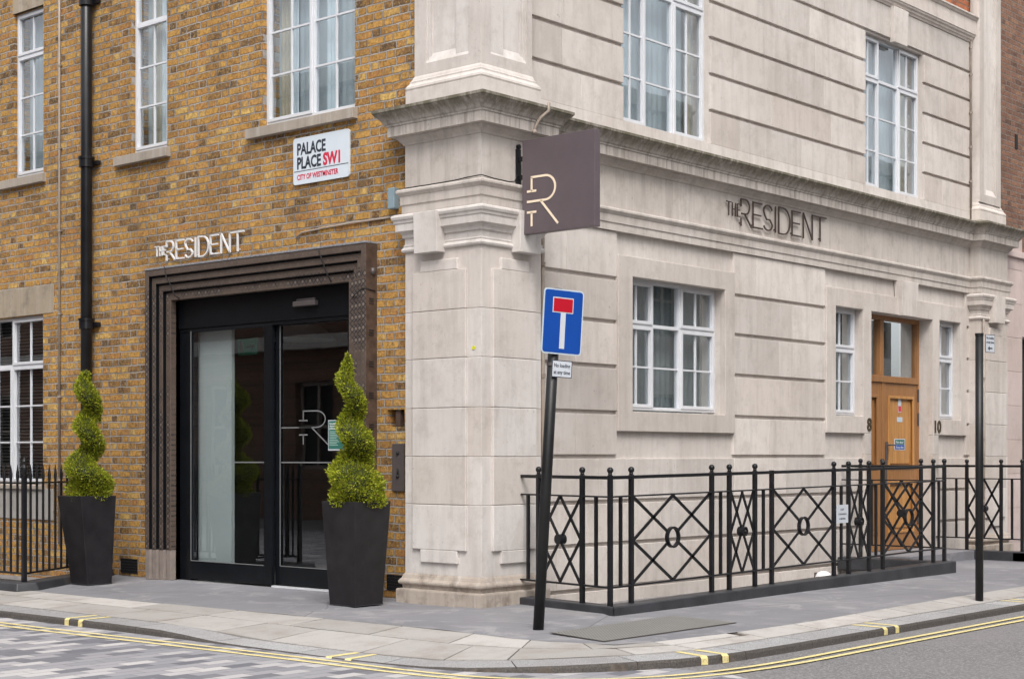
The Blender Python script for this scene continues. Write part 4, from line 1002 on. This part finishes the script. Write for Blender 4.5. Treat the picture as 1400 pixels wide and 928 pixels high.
# projecting hanging sign
hg = thing('hanging_sign', 'square mauve projecting sign with cream RT monogram bracketed off the corner pier', 'sign')
MB().box(.43, .505, -.885, -.09, 3.197, 4.008).build('sign_box', 'mauve', hg, bevel=.003)
FS = lambda s, n, z: (.43-n, s, z)
mb = MB(FS); rt_logo(mb, lambda u, v: (-.09-u*.795, 4.008-v*.811), .019, 0, .004); mb.build('monogram', 'cream', hg)
mb = MB(lambda s, n, z: (.505+n, s, z)); rt_logo(mb, lambda u, v: (-.885+u*.795, 4.008-v*.811), .019, 0, .004); mb.build('monogram', 'cream', hg)
mb = MB(); mb.box(.44, .495, -.022, -.002, 3.62, 3.95)
for z in (3.70, 3.86): mb.box(.455, .48, -.12, -.02, z-.02, z+.02)
for z in (3.60, 3.97): mb.tube((.467, -.002, z), (.467, -.03, z), .022, 10)
mb.build('bracket', 'black_paint', hg, bevel=.003)

# ================================================================== NO THROUGH ROAD SIGN AND POLES
def signpole(name, label, base, lean, height, r):
    t = thing(name, label, 'signpost'); t.location = (*base, 0); t.rotation_euler = lean
    p = MB().tube((0, 0, -.03), (0, 0, height), r, 24).build('pole', 'pole_paint', t)
    for q in p.data.polygons: q.use_smooth = len(q.vertices) == 4
    MB().tube((0, 0, height-.01), (0, 0, height+.012), r*1.08, 20).build('pole_cap', 'pole_paint', t)
    return t
def rrect(w_, h, r):
    pts = []
    for cx, cz, a0 in ((w_/2-r, h/2-r, 0), (-w_/2+r, h/2-r, 90), (-w_/2+r, -h/2+r, 180), (w_/2-r, -h/2+r, 270)):
        for k in range(5): t = R(a0+k*22.5); pts.append((cx+r*math.cos(t), cz+r*math.sin(t)))
    return pts
rt = Vector((math.sin(R(41.1)), -math.cos(R(41.1)), 0)); fwv = Vector((math.cos(R(41.1)), math.sin(R(41.1)), 0))
ang = R(0)
# leaning post: tilts in the plane of the street corner
lean_ax = fwv; la = math.radians(3.1)
q = Matrix.Rotation(la, 4, lean_ax)
tp = signpole('road_sign_post', 'leaning black pole with blue no through road sign in front of the corner pier', (-.927, -1.417), q.to_euler(), 2.52, .041)
sv = (rt*math.cos(R(30))+fwv*math.sin(R(30))); nv = Vector((-sv.y, sv.x, 0))*-1
if nv.dot(-fwv) < 0: nv = -nv
def plate_f(cx, cz, off):      # s along sv, n along nv
    return lambda s, n, z: tuple(sv*(s+cx)+nv*(n+off)+Vector((0, 0, z+cz)))
f = plate_f(.035, 2.285, .05)
pl = rrect(.352, .485, .03)
bd = MB(f).hexa([(a, 0, b) for a, b in pl], [(a, .004, b) for a, b in pl]).build('sign_plate', 'sign_grey', tp)
pl = rrect(.330, .463, .022); MB(f).hexa([(a, .0035, b) for a, b in pl], [(a, .0055, b) for a, b in pl]).build('blue_face', 'blue', bd)
MB(f).box(-.095, .085, .0055, .007, .065, .180).box(-.022, .022, .0055, .007, -.20, .065).build('white_symbol', 'sign_white', bd)
MB(f).box(-.088, .078, .007, .0085, .073, .172).build('red_bar', 'traffic_red', bd)
for z in (.12, -.12): MB(f).box(-.08, .01, -.10, -.001, z-.012, z+.012).build('clamp', 'steel', bd)
f = plate_f(.052, 1.935, .048)
pp = MB(f).box(-.088, .088, 0, .003, -.064, .064).build('restriction_plate', 'sign_black', tp)
MB(f).box(-.082, .082, .003, .004, -.058, .058).build('plate_face', 'sign_white', pp)
mb = MB(f); text_mesh(mb, 'No loading', f, 0, .012, .028, .140, .004, .005, 1, .02, True); text_mesh(mb, 'at any time', f, 0, -.038, .028, .144, .004, .005, 1, .02, True); mb.build('plate_text', 'sign_black', pp)
MB().tube((0, 0, 1.98), (0, 0, 1.955), .046, 20).build('clamp', 'steel', tp)

tp2 = signpole('road_sign_post', 'upright black pole by the right hand kerb with small arrowed no loading plate', (3.686, -2.771), (0, 0, 0), 2.385, .036)
sv = rt*math.cos(R(38))+fwv*math.sin(R(38)); nv = Vector((sv.y, -sv.x, 0))
if nv.dot(-fwv) < 0: nv = -nv
f = plate_f(.095, 2.305, .045)
pp = MB(f).box(-.070, .070, 0, .003, -.082, .082).build('restriction_plate', 'sign_black', tp2)
MB(f).box(-.065, .065, .003, .004, -.077, .077).build('plate_face', 'sign_white', pp)
mb = MB(f); text_mesh(mb, 'No loading', f, 0, .040, .022, .112, .004, .005, 1, .02, True); text_mesh(mb, 'at any time', f, 0, .002, .022, .114, .004, .005, 1, .02, True)
mb.box(-.01, .032, .004, .005, -.049, -.037); mb.hexa([(-.01, .004, -.065), (-.035, .004, -.043), (-.01, .004, -.021)], [(-.01, .005, -.065), (-.035, .005, -.043), (-.01, .005, -.021)]); mb.build('plate_text', 'sign_black', pp)

# ================================================================== RAILINGS
class Run:
    def __init__(s, root, p0, p1, rise=lambda x, y: 0.):
        s.root = root; s.p0 = Vector((*p0, 0)); s.p1 = Vector((*p1, 0)); s.L = (s.p1-s.p0).length; s.t = (s.p1-s.p0)/s.L; s.nv = Vector((s.t.y, -s.t.x, 0)); s.rise = rise
    def f(s, a, n, z): p = s.p0+s.t*a+s.nv*n; return (p.x, p.y, z+s.rise(p.x, p.y))
    def rails(s):
        for z, h, w_ in ((1.105, .029, .032), (.948, .014, .034), (.208, .016, .034)):
            b = 0
            MB(s.f).box(0, s.L, -w_/2, w_/2, z-h/2, z+h/2).build('rail', 'black_paint', s.root, bevel=.005)
    def post(s, a, ball=True, w_=.037, zt=1.125):
        p = MB(s.f).box(a-w_/2, a+w_/2, -w_/2, w_/2, .03, zt).build('post', 'black_paint', s.root, bevel=.004)
        if ball: MB(s.f).ball((a, 0, zt+.040), .027).tube((a, 0, zt), (a, 0, zt+.018), .017, 12).build('finial', 'black_paint', p, smooth=True)
    def bar(s, a): MB(s.f).box(a-.012, a+.012, -.012, .012, .21, .948).build('bar', 'black_paint', s.root)
    def lattice(s, a0, a1, boss):
        z0, z1 = .216, .941; am, zm = (a0+a1)/2, (z0+z1)/2; w_ = .026
        mb = MB(s.f)
        for i, (p, q) in enumerate((((a0, z0), (a1, z1)), ((a0, z1), (a1, z0)), ((am, z1), (a1, zm)), ((a1, zm), (am, z0)), ((am, z0), (a0, zm)), ((a0, zm), (am, z1)))):
            n = .004 if i % 2 else -.004
            if i < 2:
                # stop at the ring
                r = .075 if not boss else .03
                for (u, v) in ((p, q), (q, p)):
                    d = Vector((am-u[0], zm-u[1])); L_ = d.length; e = (u[0]+d.x*(1-r/L_), u[1]+d.y*(1-r/L_))
                    mb.bar((u[0], n, u[1]), (e[0], n, e[1]), w_, .010, s.nv)
            else: mb.bar((p[0], n, p[1]), (q[0], n, q[1]), w_, .010, s.nv)
        lt = mb.build('lattice_panel', 'black_paint', s.root)
        if boss: MB(s.f).tube((am, -.03, zm), (am, .03, zm), .044, 20).ring((am, .032, zm), s.nv, .044, .012, .012).ball((am, .032, zm), .014).build('boss', 'black_paint', lt)
        else: MB(s.f).ring((am, 0, zm), s.nv, .092, .016, .034).build('ring', 'black_paint', lt, smooth=False)
rise = lambda x, y: .0105*max(0, x-.3)
rl = thing('area_railing', 'black ironwork railing with diamond lattice round the open basement below the stone window', 'railing')
fr_ = Run(rl, (.31, -1.14), (6.35, -1.14), rise); fr_.rails()
X0 = .31
for x in (.31, .596, 1.784, 2.065, 2.49, 3.931, 4.222, 4.643, 4.938, 6.083, 6.348): fr_.post(x-X0)
fr_.post(2.78-X0, False)
for x in (.45, 1.925, 2.635, 4.076, 4.79, 6.215): fr_.bar(x-X0)
for a, b in ((.596, 1.784), (2.78, 3.931), (4.938, 6.083)): fr_.lattice(a-X0+.02, b-X0-.02, False)
for a, b in ((2.065, 2.49), (4.222, 4.643)): fr_.lattice(a-X0+.02, b-X0-.02, True)
def side(root, p0, p1, marks, bars, lat, rise_):
    r = Run(root, p0, p1, rise_); r.rails()
    for m_ in marks: r.post(m_)
    for b in bars: r.bar(b)
    r.lattice(lat[0]+.02, lat[1]-.02, True); return r
side(rl, (.31, -1.14), (.50, .0), (.34, .90), (.17, 1.04), (.34, .90), rise)
side(rl, (6.35, -1.14), (6.35, .13), (.28, .755, 1.03), (.14, .89), (.28, .755), rise)
# painted plinth
mb = MB(); f6 = lambda x: .0105*max(0, x-.3)
mb.hexa([(.225, -1.245, -.02), (.225, -1.245, .062), (.405, -1.06, .062), (.405, -1.06, -.02)], [(6.43, -1.245, -.02), (6.43, -1.245, .128), (6.43, -1.06, .128), (6.43, -1.06, -.02)])
mb.hexa([(.225, -1.24, -.02), (.405, -1.06, -.02), (.405, -1.06, .060), (.225, -1.24, .060)], [(.43, -.055, -.02), (.60, -.055, -.02), (.60, -.055, .060), (.43, -.055, .060)])
mb.box(6.26, 6.43, -1.06, .14, -.02, .124)
mb.build('plinth', 'plinth', rl, bevel=.010)
ns = MB(lambda s, n, z: (s, -1.165-n, z)).box(3.935, 4.165, 0, .004, .62, .80).build('notice', 'sign_white')
tag(ns, 'small white notice plate cable tied to the black lattice railing near the oak door', 'sign')
mb = MB(lambda s, n, z: (s, -1.165-n, z)); fn = mb.f
text_mesh(mb, 'EXIT', fn, 4.05, .745, .018, .07, .004, .005, 1, .02, True); text_mesh(mb, 'CONFERENCE', fn, 4.05, .700, .016, .16, .004, .005, 1, .02, True); text_mesh(mb, '& MEETING', fn, 4.05, .655, .016, .12, .004, .005, 1, .02, True)
mb.build('notice_text', 'sign_black', ns)

r2 = thing('area_railing', 'black ironwork railing with lattice round the basement beyond the oak door', 'railing')
rise2 = lambda x, y: .055
side(r2, (8.75, -1.0), (8.75, .13), (.0, .27, .72), (.13, .86), (.27, .72), rise2)
q = Run(r2, (8.75, -1.0), (15, -1.0), rise2); q.rails()
for a in (.30, 1.50, 1.80, 2.22, 2.50, 3.70, 4.0, 5.2): q.post(a)
for a in (.15, 1.65, 2.36): q.bar(a)
q.lattice(.32, 1.48, False); q.lattice(1.82, 2.20, True); q.lattice(2.52, 3.68, False)
MB().box(8.66, 8.84, -1.09, .14, -.02, .115).box(8.66, 15, -1.09, -.91, -.02, .113).build('plinth', 'plinth', r2, bevel=.01)

# spear-topped railing on the left
r3 = thing('spear_railing', 'black spear topped railing and urn corner post in front of the ground floor brick window', 'railing')
def spears(root, p0, p1, sp_, first=True):
    p0, p1 = Vector((*p0, 0)), Vector((*p1, 0)); L_ = (p1-p0).length; t = (p1-p0)/L_; n = Vector((t.y, -t.x, 0))
    f = lambda a, b, z: tuple(p0+t*a+n*b+Vector((0, 0, z)))
    for z, h in ((1.02, .016), (.145, .018)): MB(f).box(0, L_, -.018, .018, z-h/2, z+h/2).build('rail', 'black_paint', root)
    a = sp_
    while a < L_-.03:
        mb = MB(f).tube((a, 0, .14), (a, 0, 1.05), .0125, 8).tube((a, 0, 1.05), (a, 0, 1.10), .014, 8, r2=.017).tube((a, 0, 1.10), (a, 0, 1.20), .017, 8, r2=.002)
        mb.build('spear', 'black_paint', root); a += sp_
spears(r3, (-1.50, 4.62), (.09, 5.58), .132)
spears(r3, (-1.50, 4.62), (-1.50, 13.5), .118)
cp = MB().box(-1.52, -1.48, 4.60, 4.64, .06, 1.09).build('corner_post', 'black_paint', r3)
mb = MB(); z = 1.09
for r0, r1, h in ((.03, .03, .012), (.015, .036, .05), (.036, .036, .02), (.036, .014, .03), (.012, .022, .03), (.022, .014, .02), (.012, .003, .03)):
    mb.tube((-1.5, 4.62, z), (-1.5, 4.62, z+h), r0, 14, r2=r1); z += h
mb.build('urn_finial', 'black_paint', cp, smooth=False)
MB().hexa([(-1.66, 4.50, -.02), (-1.44, 4.44, -.02), (.10, 5.42, -.02), (.10, 5.66, -.02), (-1.40, 4.75, -.02), (-1.40, 13.5, -.02), (-1.66, 13.5, -.02)], [(-1.64, 4.52, .065), (-1.46, 4.47, .065), (.10, 5.45, .065), (.10, 5.66, .065), (-1.40, 4.75, .065), (-1.40, 13.5, .065), (-1.64, 13.5, .065)]).build('plinth', 'plinth', r3, bevel=.012)

# ================================================================== PLANTERS AND TOPIARY
def planter(x0, y0, b, t, h, label, sh=(0, 0)):
    e = (t-b)/2; g = .022
    def ring_(z, k, i=0): x, y = x0+sh[0]*z/h, y0+sh[1]*z/h; return [(x-k+i, y-k+i, z), (x+b+k-i, y-k+i, z), (x+b+k-i, y+b+k-i, z), (x-k+i, y+b+k-i, z)]
    mb = MB(); R4 = [ring_(0, 0), ring_(h, e), ring_(h, e, g), ring_(h-.07, e*.92, g)]
    vv = [[mb.bm.verts.new(p) for p in r] for r in R4]
    mb.bm.faces.new(vv[0])
    for A, B in zip(vv, vv[1:]):
        for i in range(4): mb.bm.faces.new((A[i], A[(i+1) % 4], B[(i+1) % 4], B[i]))
    o = mb.build('planter', 'planter', bevel=.006); tag(o, label, 'planter', 'planters either side of the entrance')
    MB().box(x0+sh[0]-e*.9+g*.9, x0+sh[0]+b+e*.9-g*.9, y0+sh[1]-e*.9+g*.9, y0+sh[1]+b+e*.9-g*.9, h-.11, h-.055).build('soil', 'soil', o)
    MB().box(x0-.004, x0+b+.004, y0-.004, y0+b+.004, .0005, .006).build('cement_skirt', 'plinth', o)
    return (x0+sh[0]+b/2, y0+sh[1]+b/2, h-.06)
c1 = planter(-.665, .845, .325, .425, .893, 'tall tapered charcoal planter right of the glass doors, beside the stone pier')
c2 = planter(-.865, 4.50, .285, .415, .885, 'tall tapered charcoal planter left of the glass doors, beside the spear railing', (-.02, .055))
def topiary(c, keys, turns, seed, label):
    """keys: (height, sideways shift, half width) of the clipped spiral"""
    rd = random.Random(seed); P = []
    keys = sorted(keys)
    side_ = Vector((rt.x, rt.y, 0)); dep = Vector((fwv.x, fwv.y, 0)); Ht = keys[-1][0]
    N_ = 240
    for i in range(N_+1):
        z = keys[0][0]+(Ht-keys[0][0])*i/N_
        for k in range(len(keys)-1):
            if keys[k][0] <= z <= keys[k+1][0]+1e-6: break
        t = (z-keys[k][0])/(keys[k+1][0]-keys[k][0]); t = t*t*(3-2*t)
        u = keys[k][1]+(keys[k+1][1]-keys[k][1])*t; r = keys[k][2]+(keys[k+1][2]-keys[k][2])*t
        for k in range(len(turns)-1):
            if z <= turns[k+1][0]: break
        th = math.pi*(turns[k][1]+(turns[k+1][1]-turns[k][1])*(z-turns[k][0])/(turns[k+1][0]-turns[k][0]))
        w2 = -.085*(1-.55*z/Ht)*math.sin(th)*min(1, .25+z*2.5)
        p = Vector((c[0], c[1], c[2]+z))+side_*u+dep*w2; P.append((p, r*.97, th, z))
    mb = MB(); core = MB()
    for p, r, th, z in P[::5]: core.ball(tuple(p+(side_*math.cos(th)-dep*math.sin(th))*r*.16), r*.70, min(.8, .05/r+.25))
    wsum = sum(q[1]**1.1 for q in P); cnt = 24000
    for p, r, th, z in P:
        for _ in range(int(cnt*r**1.1/wsum)+1):
            a_ = rd.uniform(0, 6.2832); el = rd.gauss(0, .5)
            u = Vector((math.cos(a_)*math.cos(el), math.sin(a_)*math.cos(el), math.sin(el)))
            sa = u.x*side_.x+u.y*side_.y; da = u.x*dep.x+u.y*dep.y
            gr = math.atan2(-da, sa)-(th+math.pi); gr = (gr+math.pi) % (2*math.pi)-math.pi
            lump = (1-.42*math.exp(-(gr/.55)**2)*min(1, z*3.5))*(1+.07*math.cos(gr*2))
            lump *= 1+.06*math.sin(a_*3+p.z*31+seed)+.05*math.sin(a_*5-p.z*47)
            q = p+Vector((u.x*r, u.y*r, u.z*min(r, .07)))*rd.uniform(.86, 1.05)*lump
            if q.z < c[2]: q.z = c[2]+rd.uniform(0, .05)
            d = (u+Vector((rd.gauss(0, .45), rd.gauss(0, .45), .45+rd.gauss(0, .4)))).normalized()
            sdv = d.cross(Vector((rd.gauss(0, 1), rd.gauss(0, 1), rd.gauss(0, 1)))).normalized()
            L_ = rd.uniform(.012, .026)*(1.5 if rd.random() < .06 else 1); w2 = rd.uniform(.003, .0065)
            v = [mb.bm.verts.new(x) for x in (q-sdv*w2*.5, q+sdv*w2*.5, q+d*L_*.6+sdv*w2, q+d*L_, q+d*L_*.6-sdv*w2)]
            mb.bm.faces.new(v)
    o = mb.build('spiral_topiary', 'leaf', recalc=False); tag(o, label, 'topiary', 'spiral topiaries in the planters')
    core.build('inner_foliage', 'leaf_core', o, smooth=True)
    MB().tube((c[0], c[1], c[2]-.02), (c[0], c[1], c[2]+.9), .014, 8, r2=.006).build('stem', 'hedge_stem', o)
def keyrows(rows, y0, k, x0): return [((y0-y)/k, ((a+b)/2-x0)/k, (b-a)/2/k) for y, a, b in rows]
K1 = keyrows([(862, 112, 400), (800, 105, 405), (750, 115, 408), (700, 112, 392), (650, 110, 350), (600, 135, 330), (560, 165, 343), (520, 175, 345), (480, 150, 335), (440, 145, 300), (400, 145, 285), (360, 160, 290), (330, 192, 300), (300, 190, 300), (260, 175, 290), (220, 150, 245), (180, 140, 235), (140, 155, 230), (100, 170, 225), (60, 190, 215), (45, 198, 208)], 870, 620, 247)
K2 = keyrows([(835, 112, 358), (800, 105, 366), (760, 108, 368), (720, 128, 362), (690, 122, 345), (650, 118, 300), (610, 118, 290), (580, 145, 292), (560, 175, 318), (520, 198, 322), (480, 188, 312), (440, 165, 300), (400, 160, 293), (370, 170, 298), (340, 200, 305), (300, 203, 308), (260, 175, 303), (220, 165, 278), (190, 168, 250), (150, 178, 240), (130, 195, 238)], 845, 553, 226)
topiary(c1, K1, [(-.1, -2.4), (.33, -1), (.53, 0), (.70, 1), (.89, 2), (1.10, 3), (1.4, 4.4)], 3, 'clipped bright green spiral topiary growing in the planter right of the glass doors')
topiary(c2, K2, [(-.1, -3.3), (.2, -2), (.42, -1), (.59, 0), (.80, 1), (.97, 2), (1.18, 3), (1.4, 4.4)], 8, 'clipped bright green spiral topiary growing in the planter left of the glass doors')

# small bulkhead lamp in the basement area
lm = thing('bulkhead_lamp', 'small white dome lamp low on the stone wall behind the railing plinth', 'lamp')
mb = MB(); mb.ball((5.83, .07, -.09), .10, .8); mb.build('dome', 'lamp_white', lm, smooth=True)
MB().box(5.76, 5.90, .13, .17, -.15, -.03).build('lamp_base', 'steel', lm)

# ================================================================== NEIGHBOURING BUILDING
nb = thing('neighbouring_building', 'brown brick house with pink painted ground floor right of the stone front', 'building')
MB().box(10.455, 30, .16, .6, 4.12, 9.5).build('brick_wall', 'brown_brick', nb)
MB().box(10.605, 30, .10, .5, 4.03, 4.12).build('ledge', 'painted_stone', nb, bevel=.006)
mb = MB(lambda s, n, z: (s, .14-n, z))
mb.wall(10.605, 30, -2.6, 4.03, [(11.40, 12.5, .1, 2.95)], .4, 0); mb.build('painted_wall', 'painted_stone', nb)
mb = MB(lambda s, n, z: (s, .14-n, z))
z = .1
while z < 4.0: mb.box(10.61, 11.39, 0, .004, z+.004, z+.46); z += .47
mb.build('painted_blocks', 'painted_stone', nb, bevel=.002)
dr = MB().box(11.41, 12.49, .30, .36, .1, 2.94).build('front_door', 'dark', nb)
MB().box(11.41, 11.47, .27, .31, .1, 1.6).build('door_edge', 'red_door', dr)
MB().box(11.2, 11.28, .15, .17, 5.55, 5.75).build('wall_anchor', 'dark', nb)

# ================================================================== STREET OPPOSITE (seen only as reflections)
def opposite(name, label, f, L0, L1, ht, wallm, trim):
    r = thing(name, label, 'building')
    hs = []; s = L0+1.2
    while s < L1-2:
        for z in (1.0, 4.4, 7.6):
            if z+1.9 < ht: hs.append((s, s+1.2, z, z+1.9))
        s += 3.0
    MB(f).wall(L0, L1, -.1, ht, hs, .4, 0).build('wall', wallm, r)
    mb = MB(f); mb.box(L0, L1, 0, .25, 3.6, 3.9); mb.box(L0, L1, 0, .3, ht-.4, ht); mb.build('string_course', trim, r)
    w0 = None
    for (a, b, c, d) in hs:
        if w0 is None:
            mb = MB(f); mb.box(a, b, -.2, -.15, c, c+.08); mb.box(a, b, -.2, -.15, d-.08, d); mb.box(a, a+.07, -.2, -.15, c, d); mb.box(b-.07, b, -.2, -.15, c, d); mb.box(a, b, -.2, -.14, (c+d)/2-.03, (c+d)/2+.03); mb.box((a+b)/2-.03, (a+b)/2+.03, -.2, -.145, c, d)
            w0 = mb.build('window', 'conduit', r); g0 = MB(f).box(a, b, -.26, -.25, c, d).build('pane', 'dark', w0); a0, c0 = a, c
        else:
            o1, o2 = Vector(f(a, 0, c)), Vector(f(a0, 0, c0)); cw = w0.copy(); COL.objects.link(cw); cw.parent = r; cw.location = o1-o2
            cg = g0.copy(); COL.objects.link(cg); cg.parent = cw
    return r
M['opp_stone'] = simple('pale_render', (.50, .47, .43), .8)
opposite('terrace_building', 'pale rendered terrace across the side street, facing the yellow brick wall', lambda s, n, z: (-12.6+n, s, z), -3, 38, 9.5, 'brown_brick', 'opp_stone')
opposite('terrace_building', 'pale stone terrace across the main street, facing the rusticated stone wall', lambda s, n, z: (s, -14.5+n, z), -8, 46, 10.5, 'opp_stone', 'opp_stone')
